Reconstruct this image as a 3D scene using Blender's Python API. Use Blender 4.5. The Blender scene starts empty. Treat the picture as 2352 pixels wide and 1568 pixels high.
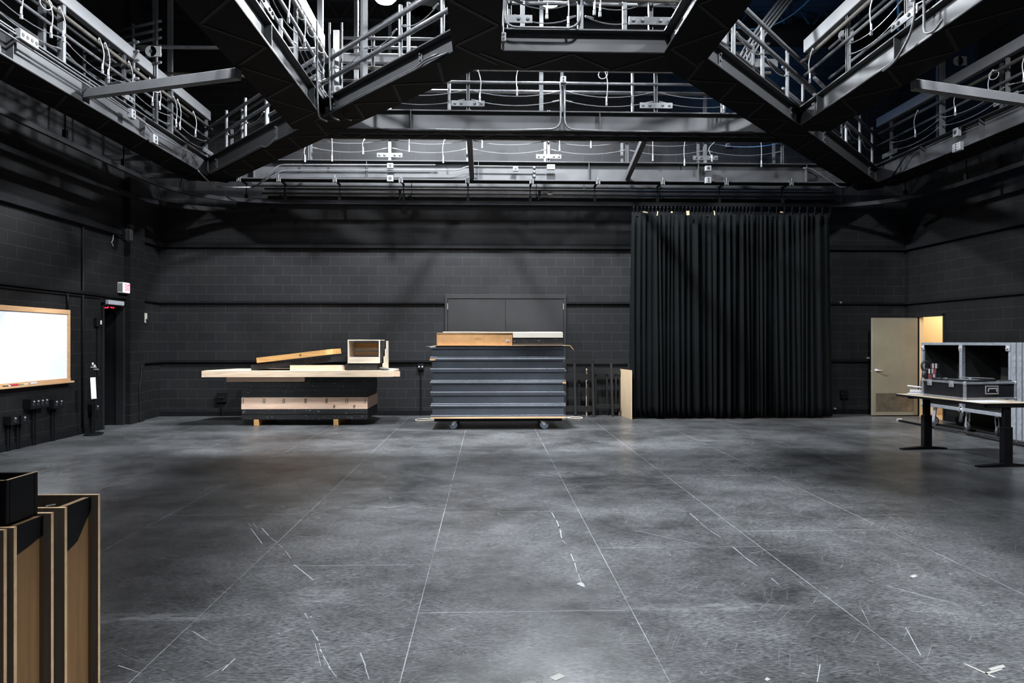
import bpy, math, random
from mathutils import Vector, Matrix
R = math.radians
rnd = random.Random(7)
scene = bpy.context.scene
COL = scene.collection

# ------------------------------------------------------------------ camera
F, HC, VH = 1630.0, 1.575, 785.0          # focal length in pixels of the 2352 wide frame, eye height
TH = math.atan(54.0 / F)
cth, sth = math.cos(TH), math.sin(TH)
cam_d = bpy.data.cameras.new('camera')
cam = bpy.data.objects.new('camera', cam_d)
COL.objects.link(cam)
cam.location = (0, 0, HC)
cam.rotation_euler = (R(90), 0, -TH)
cam_d.sensor_width = 36.0
cam_d.lens = F / 2352 * 36.0
cam_d.shift_y = 1.0 / 2352
cam_d.clip_start = 0.05
cam_d.clip_end = 100
scene.camera = cam

# ------------------------------------------------------------------ world, exposure
w = bpy.data.worlds.new('world'); scene.world = w
w.use_nodes = True
w.node_tree.nodes['Background'].inputs[0].default_value = (0.55, 0.62, 0.8, 1)
w.node_tree.nodes['Background'].inputs[1].default_value = 0.004
vs = scene.view_settings
vs.view_transform = 'Standard'; vs.look = 'None'; vs.exposure = 1.35; vs.gamma = 1.0
vs.use_curve_mapping = False

WB, WL, WR = 15.27, -6.95, 9.14            # wall planes
CEIL = 8.35
ZB = HC + 3.2                              # underside of the catwalks
LAMP_Z = HC + 5.84
LAMPS = [(-1.71, 11.8), (1.03, 11.8), (4.78, 6.3), (-2.55, 6.3), (1.01, 5.0), (6.4, 9.3), (-4.15, 8.9), (1.1, -0.8), (1.05, 9.5)]
LAMP_W = [1700, 1700, 1450, 1450, 520, 130, 130, 210, 380]
LAMP_ANG = [164, 164, 166, 166, 160, 92, 102, 130, 164]

def ray(u, v):
    r = (u - 1176) / F
    return (r * cth + sth, cth - r * sth, (VH - v) / F)
def atz(u, v, z):
    d = ray(u, v); t = (z - HC) / d[2]
    return Vector((d[0] * t, d[1] * t, z))
def aty(u, v, y):
    d = ray(u, v); t = y / d[1]
    return Vector((d[0] * t, y, HC + d[2] * t))
def atx(u, v, x):
    d = ray(u, v); t = x / d[0]
    return Vector((x, d[1] * t, HC + d[2] * t))

# ------------------------------------------------------------------ materials
MATS = {}
def mat(name, col, rough=0.6, metal=0.0, noise=0.0, nscale=8.0, spec=0.5, bump=0.0, stretch=None, emit=None, estr=0.0, sheen=0.0):
    if name in MATS: return MATS[name]
    m = bpy.data.materials.new(name); m.use_nodes = True
    nt = m.node_tree; b = nt.nodes['Principled BSDF']
    b.inputs['Base Color'].default_value = (*col, 1)
    b.inputs['Roughness'].default_value = rough
    b.inputs['Metallic'].default_value = metal
    b.inputs['Specular IOR Level'].default_value = spec
    if sheen:
        b.inputs['Sheen Weight'].default_value = sheen
        b.inputs['Sheen Roughness'].default_value = 0.4
        b.inputs['Sheen Tint'].default_value = (0.5, 0.6, 0.62, 1)
    if emit:
        b.inputs['Emission Color'].default_value = (*emit, 1)
        b.inputs['Emission Strength'].default_value = estr
    if noise or bump:
        tc = nt.nodes.new('ShaderNodeTexCoord'); mp = nt.nodes.new('ShaderNodeMapping')
        if stretch: mp.inputs['Scale'].default_value = stretch
        nt.links.new(tc.outputs['Object'], mp.inputs[0])
        n = nt.nodes.new('ShaderNodeTexNoise'); n.inputs['Scale'].default_value = nscale
        n.inputs['Detail'].default_value = 6; n.inputs['Roughness'].default_value = 0.65
        nt.links.new(mp.outputs[0], n.inputs['Vector'])
        rp = nt.nodes.new('ShaderNodeValToRGB')
        rp.color_ramp.elements[0].position = 0.3; rp.color_ramp.elements[1].position = 0.72
        k0, k1 = 1 - noise, 1 + noise
        rp.color_ramp.elements[0].color = (*[c * k0 for c in col], 1)
        rp.color_ramp.elements[1].color = (*[min(1, c * k1) for c in col], 1)
        nt.links.new(n.outputs['Fac'], rp.inputs[0])
        nt.links.new(rp.outputs[0], b.inputs['Base Color'])
        if bump:
            bp = nt.nodes.new('ShaderNodeBump'); bp.inputs['Strength'].default_value = bump
            bp.inputs['Distance'].default_value = 0.01
            nt.links.new(n.outputs['Fac'], bp.inputs['Height'])
            nt.links.new(bp.outputs[0], b.inputs['Normal'])
    MATS[name] = m
    return m

STEEL = mat('painted_steel', (0.038, 0.038, 0.040), 0.5, 0, 0.18, 3, 0.35)
DKSTEEL = mat('dark_steel', (0.009, 0.009, 0.010), 0.65, 0, 0.2, 4, 0.2)
STRUT = mat('galvanised_strut', (0.082, 0.084, 0.088), 0.45, 0.2, 0.2, 9)
PIPE = mat('steel_pipe', (0.10, 0.10, 0.105), 0.36, 0.3, 0.3, 14)
OLDPIPE = mat('worn_pipe', (0.10, 0.09, 0.078), 0.42, 0.3, 0.35, 12)
BOXB = mat('grey_tube_paint', (0.12, 0.12, 0.124), 0.5, 0, 0.12, 4)
WIRE = mat('wire_rope', (0.22, 0.22, 0.23), 0.35, 0.6)
CABLEM = mat('pale_cable', (0.2, 0.2, 0.2), 0.5)
PLUGW = mat('plug_body', (0.5, 0.52, 0.6), 0.4)
OUTLET = mat('outlet_box_paint', (0.16, 0.16, 0.165), 0.5, 0, 0.1, 20)
BLACKP = mat('black_paint', (0.0065, 0.0065, 0.0075), 0.55, 0, 0.3, 10, 0.12)
HOLE = mat('socket_black', (0.01, 0.01, 0.01), 0.6)
CHROME = mat('chrome', (0.6, 0.6, 0.62), 0.3, 0.6)
ALU = mat('aluminium_extrusion', (0.30, 0.315, 0.345), 0.4, 0.4, 0.25, 16)
RUBBER = mat('rubber', (0.02, 0.02, 0.022), 0.6)
WHEEL = mat('grey_caster_tread', (0.11, 0.13, 0.16), 0.5)
VELVET = mat('black_velour', (0.0026, 0.0033, 0.0036), 0.9, 0, 0.25, 6, 0.1, sheen=0.03)
PAPER = mat('white_paper', (0.75, 0.75, 0.82), 0.8)
WHITEP = mat('white_plastic', (0.6, 0.6, 0.6), 0.5)

def wood(name, c0, c1, along='X', scale=1.0, rough=0.6):
    if name in MATS: return MATS[name]
    m = bpy.data.materials.new(name); m.use_nodes = True
    nt = m.node_tree; b = nt.nodes['Principled BSDF']; b.inputs['Roughness'].default_value = rough
    tc = nt.nodes.new('ShaderNodeTexCoord'); mp = nt.nodes.new('ShaderNodeMapping')
    s = {'X': (1.2, 18, 18), 'Y': (18, 1.2, 18), 'Z': (18, 18, 1.2)}[along]
    mp.inputs['Scale'].default_value = [q * scale for q in s]
    nt.links.new(tc.outputs['Object'], mp.inputs[0])
    n = nt.nodes.new('ShaderNodeTexNoise'); n.inputs['Scale'].default_value = 2.2; n.inputs['Detail'].default_value = 8
    n.inputs['Distortion'].default_value = 0.6
    nt.links.new(mp.outputs[0], n.inputs['Vector'])
    rp = nt.nodes.new('ShaderNodeValToRGB')
    rp.color_ramp.elements[0].position = 0.32; rp.color_ramp.elements[0].color = (*c0, 1)
    rp.color_ramp.elements[1].position = 0.66; rp.color_ramp.elements[1].color = (*c1, 1)
    nt.links.new(n.outputs['Fac'], rp.inputs[0])
    # knots
    v = nt.nodes.new('ShaderNodeTexVoronoi'); v.inputs['Scale'].default_value = 2.4
    nt.links.new(tc.outputs['Object'], v.inputs['Vector'])
    lt = nt.nodes.new('ShaderNodeMath'); lt.operation = 'LESS_THAN'; lt.inputs[1].default_value = 0.055
    nt.links.new(v.outputs['Distance'], lt.inputs[0])
    mx = nt.nodes.new('ShaderNodeMixRGB'); mx.inputs[2].default_value = (*[q * 0.35 for q in c0], 1)
    nt.links.new(lt.outputs[0], mx.inputs[0]); nt.links.new(rp.outputs[0], mx.inputs[1])
    nt.links.new(mx.outputs[0], b.inputs['Base Color'])
    MATS[name] = m
    return m
PINE = wood('fresh_pine', (0.58, 0.42, 0.28), (0.76, 0.60, 0.44))
PINEO = wood('varnished_pine', (0.44, 0.22, 0.07), (0.60, 0.34, 0.12))
PINEP = wood('pink_pine', (0.62, 0.40, 0.28), (0.76, 0.55, 0.41))
PLY = wood('plywood_face', (0.42, 0.27, 0.14), (0.52, 0.35, 0.20), 'Z', 0.8)
PLYD = wood('brown_plywood', (0.15, 0.072, 0.022), (0.20, 0.105, 0.036), 'Z', 0.8, 0.75)
PLYG = wood('greyed_plywood', (0.11, 0.085, 0.068), (0.15, 0.12, 0.095), 'Z', 0.9, 0.75)
PLYE = wood('plywood_edge', (0.48, 0.31, 0.16), (0.62, 0.43, 0.25), 'X', 0.6, 0.7)
CARD = mat('cardboard', (0.42, 0.22, 0.085), 0.8, 0, 0.18, 5)
OAK = wood('oak_frame', (0.45, 0.25, 0.12), (0.56, 0.34, 0.18), 'Y', 1.0, 0.5)

def chipped(name, base, chip, amount=0.62, rough=0.5):
    if name in MATS: return MATS[name]
    m = bpy.data.materials.new(name); m.use_nodes = True
    nt = m.node_tree; b = nt.nodes['Principled BSDF']; b.inputs['Roughness'].default_value = rough
    tc = nt.nodes.new('ShaderNodeNewGeometry'); mp = nt.nodes.new('ShaderNodeMapping')
    mp.inputs['Scale'].default_value = (9, 9, 26)
    nt.links.new(tc.outputs['Position'], mp.inputs[0])
    n = nt.nodes.new('ShaderNodeTexNoise'); n.inputs['Scale'].default_value = 2.4; n.inputs['Detail'].default_value = 3
    nt.links.new(mp.outputs[0], n.inputs['Vector'])
    rp = nt.nodes.new('ShaderNodeValToRGB')
    rp.color_ramp.elements[0].position = amount + 0.06; rp.color_ramp.elements[0].color = (0, 0, 0, 1)
    rp.color_ramp.elements[1].position = amount + 0.09; rp.color_ramp.elements[1].color = (1, 1, 1, 1)
    nt.links.new(n.outputs['Fac'], rp.inputs[0])
    n2 = nt.nodes.new('ShaderNodeTexNoise'); n2.inputs['Scale'].default_value = 3; n2.inputs['Detail'].default_value = 6
    nt.links.new(tc.outputs['Position'], n2.inputs['Vector'])
    r2 = nt.nodes.new('ShaderNodeValToRGB')
    r2.color_ramp.elements[0].color = (*[q * 0.75 for q in base], 1); r2.color_ramp.elements[1].color = (*[q * 1.3 for q in base], 1)
    nt.links.new(n2.outputs['Fac'], r2.inputs[0])
    mx = nt.nodes.new('ShaderNodeMixRGB'); mx.inputs[2].default_value = (*chip, 1)
    nt.links.new(rp.outputs[0], mx.inputs[0]); nt.links.new(r2.outputs[0], mx.inputs[1])
    nt.links.new(mx.outputs[0], b.inputs['Base Color'])
    MATS[name] = m
    return m
BLKWOOD = chipped('black_painted_timber', (0.013, 0.013, 0.014), (0.42, 0.34, 0.26), 0.615)
BLKSTAIN = mat('black_stained_wood', (0.010, 0.0095, 0.009), 0.6, 0, 0.3, 8, 0.25)
BLUEGREY = chipped('blue_grey_platform_paint', (0.068, 0.077, 0.092), (0.22, 0.22, 0.23), 0.70, 0.42)

def wall_mat(name, axis, base=0.028):
    m = bpy.data.materials.new(name); m.use_nodes = True
    nt = m.node_tree; b = nt.nodes['Principled BSDF']
    g = nt.nodes.new('ShaderNodeNewGeometry'); sp = nt.nodes.new('ShaderNodeSeparateXYZ')
    nt.links.new(g.outputs['Position'], sp.inputs[0])
    cb = nt.nodes.new('ShaderNodeCombineXYZ')
    nt.links.new(sp.outputs['X' if axis == 'X' else 'Y'], cb.inputs[0])
    nt.links.new(sp.outputs['Z'], cb.inputs[1])
    mp = nt.nodes.new('ShaderNodeMapping')
    mp.inputs['Location'].default_value = (0.959 + 20 * 0.402, -0.175 + 2 * 0.2014, 0)
    nt.links.new(cb.outputs[0], mp.inputs[0])
    br = nt.nodes.new('ShaderNodeTexBrick'); br.offset = 0.5; br.offset_frequency = 2
    br.inputs['Scale'].default_value = 1; br.inputs['Brick Width'].default_value = 0.402
    br.inputs['Row Height'].default_value = 0.2014; br.inputs['Mortar Size'].default_value = 0.0045
    br.inputs['Mortar Smooth'].default_value = 0.25; br.inputs['Bias'].default_value = -0.2
    c = base
    br.inputs['Color1'].default_value = (c * 0.85, c * 0.85, c * 0.92, 1)
    br.inputs['Color2'].default_value = (c * 1.15, c * 1.12, c * 1.15, 1)
    br.inputs['Mortar'].default_value = (c * 2.7, c * 2.7, c * 2.8, 1)
    nt.links.new(mp.outputs[0], br.inputs['Vector'])
    n = nt.nodes.new('ShaderNodeTexNoise'); n.inputs['Scale'].default_value = 0.9; n.inputs['Detail'].default_value = 5
    nt.links.new(g.outputs['Position'], n.inputs['Vector'])
    rp = nt.nodes.new('ShaderNodeMapRange'); rp.inputs[1].default_value = 0.3; rp.inputs[2].default_value = 0.7
    rp.inputs[3].default_value = 0.75; rp.inputs[4].default_value = 1.3
    nt.links.new(n.outputs['Fac'], rp.inputs[0])
    mx = nt.nodes.new('ShaderNodeMixRGB'); mx.blend_type = 'MULTIPLY'; mx.inputs[0].default_value = 1
    nt.links.new(br.outputs['Color'], mx.inputs[1]); nt.links.new(rp.outputs[0], mx.inputs[2])
    nt.links.new(mx.outputs[0], b.inputs['Base Color'])
    fn = nt.nodes.new('ShaderNodeTexNoise'); fn.inputs['Scale'].default_value = 160; fn.inputs['Detail'].default_value = 2
    nt.links.new(g.outputs['Position'], fn.inputs['Vector'])
    ad = nt.nodes.new('ShaderNodeMath'); ad.operation = 'MULTIPLY_ADD'; ad.inputs[1].default_value = -1
    nt.links.new(br.outputs['Fac'], ad.inputs[0])
    sc = nt.nodes.new('ShaderNodeMath'); sc.operation = 'MULTIPLY'; sc.inputs[1].default_value = 0.25
    nt.links.new(fn.outputs['Fac'], sc.inputs[0]); nt.links.new(sc.outputs[0], ad.inputs[2])
    bp = nt.nodes.new('ShaderNodeBump'); bp.inputs['Strength'].default_value = 0.8; bp.inputs['Distance'].default_value = 0.008
    nt.links.new(ad.outputs[0], bp.inputs['Height']); nt.links.new(bp.outputs[0], b.inputs['Normal'])
    b.inputs['Roughness'].default_value = 0.55; b.inputs['Specular IOR Level'].default_value = 0.22
    return m
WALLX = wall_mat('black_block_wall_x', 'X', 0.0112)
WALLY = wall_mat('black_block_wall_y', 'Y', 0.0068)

def floor_mat():
    m = bpy.data.materials.new('scuffed_black_hardboard'); m.use_nodes = True
    nt = m.node_tree; N = nt.nodes; L = nt.links; b = N['Principled BSDF']
    g = N.new('ShaderNodeNewGeometry')
    def math_(op, a, bb=None, c=None):
        q = N.new('ShaderNodeMath'); q.operation = op
        for i, x in enumerate((a, bb, c)):
            if x is None: continue
            if isinstance(x, (int, float)): q.inputs[i].default_value = x
            else: L.new(x, q.inputs[i])
        return q.outputs[0]
    def noise(scale, rot=0, st=(1, 1, 1), detail=5, rough=0.6, dist=0.0, loc=(0, 0, 0)):
        mp = N.new('ShaderNodeMapping'); mp.inputs['Rotation'].default_value = (0, 0, rot)
        mp.inputs['Scale'].default_value = st; mp.inputs['Location'].default_value = loc
        L.new(g.outputs['Position'], mp.inputs[0])
        n = N.new('ShaderNodeTexNoise'); n.inputs['Scale'].default_value = scale
        n.inputs['Detail'].default_value = detail; n.inputs['Roughness'].default_value = rough
        n.inputs['Distortion'].default_value = dist
        L.new(mp.outputs[0], n.inputs['Vector'])
        return n.outputs['Fac']
    def rng(x, a, bb, c, d, smooth=False):
        q = N.new('ShaderNodeMapRange'); q.inputs[1].default_value = a; q.inputs[2].default_value = bb
        q.inputs[3].default_value = c; q.inputs[4].default_value = d
        L.new(x, q.inputs[0]); return q.outputs[0]
    base = rng(noise(0.7, 0.2, detail=8, rough=0.7), 0.38, 0.64, 0.015, 0.080)
    fine = rng(noise(14.0, 0.1, (0.7, 1.4, 1), 10, 0.85, 0.2), 0.22, 0.80, 0.35, 1.75)
    streak = rng(noise(22.0, -0.35, (0.35, 1.5, 1), 8, 0.85, 0.3), 0.52, 0.72, 0.0, 0.125)
    patch = rng(noise(1.3, 0.0, detail=6, rough=0.7, loc=(3, 1, 0)), 0.5, 0.72, 0.0, 1.0)
    grain = rng(noise(60.0, 0.3, (0.5, 1.5, 1), 5, 0.7), 0.36, 0.66, 0.22, 2.2)
    col = math_('MULTIPLY', math_('MULTIPLY', base, fine), grain)
    col = math_('ADD', col, math_('MULTIPLY', streak, math_('ADD', patch, 0.35)))
    # straight dashes and hairlines: stretched cells in several directions
    for rot, st, th, keepv, am in ((0.35, (1.6, 70, 1), 0.12, 0.90, 0.08), (-0.65, (2.0, 90, 1), 0.12, 0.92, 0.08),
                                   (1.15, (1.1, 80, 1), 0.10, 0.93, 0.08), (0.9, (0.4, 46, 1), 0.05, 0.88, 0.12), (-1.0, (0.35, 46, 1), 0.05, 0.90, 0.10), (0.18, (0.45, 55, 1), 0.05, 0.86, 0.10)):
        mp = N.new('ShaderNodeMapping'); mp.vector_type = 'TEXTURE'; mp.inputs['Rotation'].default_value = (0, 0, rot)
        mp.inputs['Scale'].default_value = (1 / st[0], 1 / st[1], 1); mp.inputs['Location'].default_value = (rot, 1.7, 0)
        L.new(g.outputs['Position'], mp.inputs[0])
        v = N.new('ShaderNodeTexVoronoi'); v.inputs['Scale'].default_value = 1; v.voronoi_dimensions = '2D'
        L.new(mp.outputs[0], v.inputs['Vector'])
        sx = N.new('ShaderNodeSeparateColor'); L.new(v.outputs['Color'], sx.inputs[0])
        f = math_('MULTIPLY', math_('LESS_THAN', v.outputs['Distance'], th), math_('GREATER_THAN', sx.outputs[0], keepv))
        col = math_('ADD', col, math_('MULTIPLY', f, am))
    # short scuffs and paint flecks
    for sc, th, am, st, rot in ((5.0, 0.030, 0.40, (1, 1, 1), 0), (14.0, 0.045, 0.30, (0.8, 1.2, 1), 0.5), (26.0, 0.07, 0.20, (0.6, 1.4, 1), -0.7), (3.0, 0.045, 0.12, (0.6, 2.2, 1), 0.3)):
        mp = N.new('ShaderNodeMapping'); mp.inputs['Scale'].default_value = st; mp.inputs['Rotation'].default_value = (0, 0, rot)
        L.new(g.outputs['Position'], mp.inputs[0])
        v = N.new('ShaderNodeTexVoronoi'); v.inputs['Scale'].default_value = sc
        L.new(mp.outputs[0], v.inputs['Vector'])
        sx = N.new('ShaderNodeSeparateColor'); L.new(v.outputs['Color'], sx.inputs[0])
        keep = math_('GREATER_THAN', sx.outputs[0], 0.62)
        dn = math_('ADD', v.outputs['Distance'], math_('MULTIPLY', noise(40, detail=2), 0.03))
        f = math_('MULTIPLY', math_('LESS_THAN', dn, th + 0.012), keep)
        col = math_('ADD', col, math_('MULTIPLY', f, am))
    for bx_, by_, rx_, ry_, am in ((0.93, 8.45, 0.55, 0.25, 0.16), (-0.92, 6.79, 0.7, 0.28, 0.10), (-1.93, 4.12, 0.5, 0.10, 0.14), (-1.06, 4.44, 0.28, 0.2, 0.12), (1.23, 4.17, 0.8, 0.08, 0.10)):
        sq = N.new('ShaderNodeSeparateXYZ'); L.new(g.outputs['Position'], sq.inputs[0])
        dx = math_('DIVIDE', math_('SUBTRACT', sq.outputs['X'], bx_), rx_); dy = math_('DIVIDE', math_('SUBTRACT', sq.outputs['Y'], by_), ry_)
        dd = math_('ADD', math_('MULTIPLY', dx, dx), math_('MULTIPLY', dy, dy))
        f = math_('MULTIPLY', rng(dd, 0.0, 1.0, 1.0, 0.0), rng(noise(12, 0.2, (0.6, 1.6, 1), 6, 0.8), 0.42, 0.66, 0.0, 1.0))
        col = math_('ADD', col, math_('MULTIPLY', f, am))
    # hardboard sheet seams
    sp = N.new('ShaderNodeSeparateXYZ'); L.new(g.outputs['Position'], sp.inputs[0])
    xs = math_('DIVIDE', math_('ADD', sp.outputs['X'], 0.41 + 12.5), 1.25)
    fx = math_('FRACT', xs); idx = math_('FLOOR', xs)
    ex = math_('MULTIPLY', math_('MINIMUM', fx, math_('SUBTRACT', 1, fx)), 1.25)
    off = math_('ADD', math_('MULTIPLY', math_('MODULO', math_('MULTIPLY', idx, 2.0), 5.0), 0.4917), 20.0)
    for k_, sv in ((8, 4.116), (9, 5.04), (10, 4.145), (11, 5.4), (12, 5.85)):
        cmp_ = math_('COMPARE', idx, float(k_), 0.1)
        off = math_('ADD', math_('MULTIPLY', off, math_('SUBTRACT', 1.0, cmp_)), math_('MULTIPLY', cmp_, 24.4 - sv))
    ys = math_('DIVIDE', math_('ADD', sp.outputs['Y'], off), 2.44)
    fy = math_('FRACT', ys); ey = math_('MULTIPLY', math_('MINIMUM', fy, math_('SUBTRACT', 1, fy)), 2.44)
    em = math_('MINIMUM', ex, ey)
    seam = math_('LESS_THAN', em, 0.0024)
    smask = rng(noise(1.1, detail=5), 0.38, 0.6, 0.25, 1.0)
    col = math_('ADD', col, math_('MULTIPLY', math_('MULTIPLY', seam, smask), 0.24))
    cc = N.new('ShaderNodeCombineColor')
    L.new(math_('MULTIPLY', col, 0.97), cc.inputs[0]); L.new(math_('MULTIPLY', col, 0.985), cc.inputs[1]); L.new(math_('MULTIPLY', col, 1.015), cc.inputs[2])
    L.new(cc.outputs[0], b.inputs['Base Color'])
    L.new(rng(noise(3.0, 0.4, detail=5), 0.3, 0.7, 0.26, 0.38), b.inputs['Roughness'])
    b.inputs['Specular IOR Level'].default_value = 0.45
    b.inputs['Sheen Weight'].default_value = 0.16; b.inputs['Sheen Roughness'].default_value = 0.35
    bp = N.new('ShaderNodeBump'); bp.inputs['Strength'].default_value = 0.25; bp.inputs['Distance'].default_value = 0.003
    L.new(noise(30, 0.2, (0.5, 1.5, 1), 4), bp.inputs['Height']); L.new(bp.outputs[0], b.inputs['Normal'])
    return m
FLOORM = floor_mat()

# ------------------------------------------------------------------ mesh helpers
def newobj(name, verts, faces, m, parent=None, smooth=False, loc=None):
    me = bpy.data.meshes.new(name)
    me.from_pydata([tuple(v) for v in verts], [], faces)
    me.update()
    if smooth:
        for p in me.polygons: p.use_smooth = True
    o = bpy.data.objects.new(name, me); COL.objects.link(o)
    if isinstance(m, (list, tuple)):
        for q in m: me.materials.append(q)
    else: me.materials.append(m)
    if parent is not None:
        o.parent = parent
        o.matrix_parent_inverse = pinv(parent)
    return o
_w = {}
def pinv(p):
    M = Matrix.LocRotScale(p.location, p.rotation_euler, p.scale)
    q = p.parent
    if q is not None:
        M = wmat(q) @ p.matrix_parent_inverse @ M
    return M.inverted()
def wmat(p):
    M = Matrix.LocRotScale(p.location, p.rotation_euler, p.scale)
    if p.parent is not None: M = wmat(p.parent) @ p.matrix_parent_inverse @ M
    return M

class MB:
    """collects shapes given in world coordinates; build() links them as one mesh"""
    def __init__(s): s.v = []; s.f = []; s.mi = []; s.cur = 0
    def _add(s, vs_, fs_):
        n = len(s.v); s.v += [Vector(q) for q in vs_]
        s.f += [tuple(n + i for i in q) for q in fs_]; s.mi += [s.cur] * len(fs_)
        return s
    def hexa(s, p):   # 8 points: bottom 4 ccw, top 4 ccw
        return s._add(p, [(0, 3, 2, 1), (4, 5, 6, 7), (0, 1, 5, 4), (1, 2, 6, 5), (2, 3, 7, 6), (3, 0, 4, 7)])
    def box(s, x0, x1, y0, y1, z0, z1, b=0.0):
        if x0 > x1: x0, x1 = x1, x0
        if y0 > y1: y0, y1 = y1, y0
        if z0 > z1: z0, z1 = z1, z0
        b = min(b, (x1 - x0) / 2.2, (y1 - y0) / 2.2, (z1 - z0) / 2.2)
        if b <= 0:
            return s.hexa([(x0, y0, z0), (x1, y0, z0), (x1, y1, z0), (x0, y1, z0), (x0, y0, z1), (x1, y0, z1), (x1, y1, z1), (x0, y1, z1)])
        return s.bbox(Matrix.Translation(((x0 + x1) / 2, (y0 + y1) / 2, (z0 + z1) / 2)), x1 - x0, y1 - y0, z1 - z0, b)
    def bbox(s, M, sx, sy, sz, b=0.0):
        """oriented, bevelled box"""
        hx, hy, hz = sx / 2, sy / 2, sz / 2
        if b <= 0:
            pts = [(-hx, -hy, -hz), (hx, -hy, -hz), (hx, hy, -hz), (-hx, hy, -hz), (-hx, -hy, hz), (hx, -hy, hz), (hx, hy, hz), (-hx, hy, hz)]
            return s.hexa([M @ Vector(q) for q in pts])
        b = min(b, hx * .9, hy * .9, hz * .9)
        V = []; idx = {}
        for a, (i, j, k) in enumerate([(i, j, k) for i in (-1, 1) for j in (-1, 1) for k in (-1, 1)]):
            for ax in range(3):
                q = [i * (hx - b), j * (hy - b), k * (hz - b)]
                q[ax] = (i, j, k)[ax] * (hx, hy, hz)[ax]
                idx[(i, j, k, ax)] = len(V); V.append(M @ Vector(q))
        Fc = []
        for ax in range(3):
            o1, o2 = [(1, 2), (2, 0), (0, 1)][ax]
            for sg in (-1, 1):
                quad = []
                for (p, q) in ((-1, -1), (1, -1), (1, 1), (-1, 1)):
                    c = [0, 0, 0]; c[ax] = sg; c[o1] = p; c[o2] = q
                    quad.append(idx[(*c, ax)])
                Fc.append(tuple(quad if sg > 0 else quad[::-1]))
        for ax in range(3):           # edges along ax
            o1, o2 = [(1, 2), (2, 0), (0, 1)][ax]
            for p in (-1, 1):
                for q in (-1, 1):
                    c0 = [0, 0, 0]; c0[ax] = -1; c0[o1] = p; c0[o2] = q
                    c1 = list(c0); c1[ax] = 1
                    quad = [idx[(*c0, o1)], idx[(*c1, o1)], idx[(*c1, o2)], idx[(*c0, o2)]]
                    Fc.append(tuple(quad if p * q < 0 else quad[::-1]))
        for i in (-1, 1):
            for j in (-1, 1):
                for k in (-1, 1):
                    t = [idx[(i, j, k, 0)], idx[(i, j, k, 1)], idx[(i, j, k, 2)]]
                    Fc.append(tuple(t if i * j * k > 0 else t[::-1]))
        return s._add(V, Fc)
    def bar(s, a, b_, wd, ht, up=(0, 0, 1), bev=0.0):
        """rectangular bar from a to b; wd sideways, ht along up"""
        a = Vector(a); b_ = Vector(b_); d = b_ - a; L = d.length; d.normalize()
        up = Vector(up)
        if abs(d.dot(up)) > 0.98: up = Vector((0, 1, 0))
        side = d.cross(up).normalized(); u2 = side.cross(d).normalized()
        M = Matrix((d, side, u2)).transposed().to_4x4(); M.translation = (a + b_) / 2
        return s.bbox(M, L, wd, ht, bev)
    def tube(s, pts, r, n=8, cap=True, rads=None):
        pts = [Vector(p) for p in pts]; V = []; Fc = []
        prev = None
        for i, p in enumerate(pts):
            d = (pts[min(i + 1, len(pts) - 1)] - pts[max(i - 1, 0)]).normalized()
            if prev is None:
                ref = Vector((0, 0, 1)) if abs(d.z) < 0.9 else Vector((1, 0, 0))
                prev = d.cross(ref).normalized()
            nrm = (prev - d * prev.dot(d))
            nrm = nrm.normalized() if nrm.length > 1e-6 else d.orthogonal().normalized()
            prev = nrm; bn = d.cross(nrm)
            rr = rads[i] if rads else r
            for k in range(n):
                a = 2 * math.pi * k / n
                V.append(p + nrm * math.cos(a) * rr + bn * math.sin(a) * rr)
        for i in range(len(pts) - 1):
            for k in range(n):
                k2 = (k + 1) % n
                Fc.append((i * n + k, i * n + k2, (i + 1) * n + k2, (i + 1) * n + k))
        if cap:
            Fc.append(tuple(range(n))[::-1]); Fc.append(tuple((len(pts) - 1) * n + k for k in range(n)))
        return s._add(V, Fc)
    def lathe(s, prof, M, n=20):
        V = []; Fc = []
        for (r, z) in prof:
            for k in range(n):
                a = 2 * math.pi * k / n
                V.append(M @ Vector((r * math.cos(a), r * math.sin(a), z)))
        for i in range(len(prof) - 1):
            for k in range(n):
                k2 = (k + 1) % n
                Fc.append((i * n + k, i * n + k2, (i + 1) * n + k2, (i + 1) * n + k))
        Fc.append(tuple(range(n))[::-1]); Fc.append(tuple((len(prof) - 1) * n + k for k in range(n)))
        return s._add(V, Fc)
    def prism(s, poly, axis, a0, a1):
        """polygon (list of 2D) extruded along axis 'x','y','z'"""
        def P(p, t):
            return {'x': (t, p[0], p[1]), 'y': (p[0], t, p[1]), 'z': (p[0], p[1], t)}[axis]
        n = len(poly)
        V = [P(p, a0) for p in poly] + [P(p, a1) for p in poly]
        Fc = [tuple(range(n)), tuple(range(2 * n - 1, n - 1, -1))] + [(i, n + i, n + (i + 1) % n, (i + 1) % n) for i in range(n)]
        return s._add(V, Fc)
    def xf(s, M): s.v = [M @ q for q in s.v]; return s
    def build(s, name, m, parent=None, smooth=False):
        # object origin at the middle of the shape's base, so copies and physics read well
        if s.v:
            xs = [q.x for q in s.v]; ys = [q.y for q in s.v]; zs = [q.z for q in s.v]
            c = Vector(((min(xs) + max(xs)) / 2, (min(ys) + max(ys)) / 2, min(zs)))
        else: c = Vector((0, 0, 0))
        o = newobj(name, [q - c for q in s.v], s.f, m, None, smooth)
        o.location = c
        if parent is not None:
            o.parent = parent; o.matrix_parent_inverse = pinv(parent)
        if isinstance(m, (list, tuple)):
            for p, i in zip(o.data.polygons, s.mi): p.material_index = i
        # consistent outward normals
        import bmesh
        bm = bmesh.new(); bm.from_mesh(o.data); bmesh.ops.recalc_face_normals(bm, faces=bm.faces); bm.to_mesh(o.data); bm.free()
        return o

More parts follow.
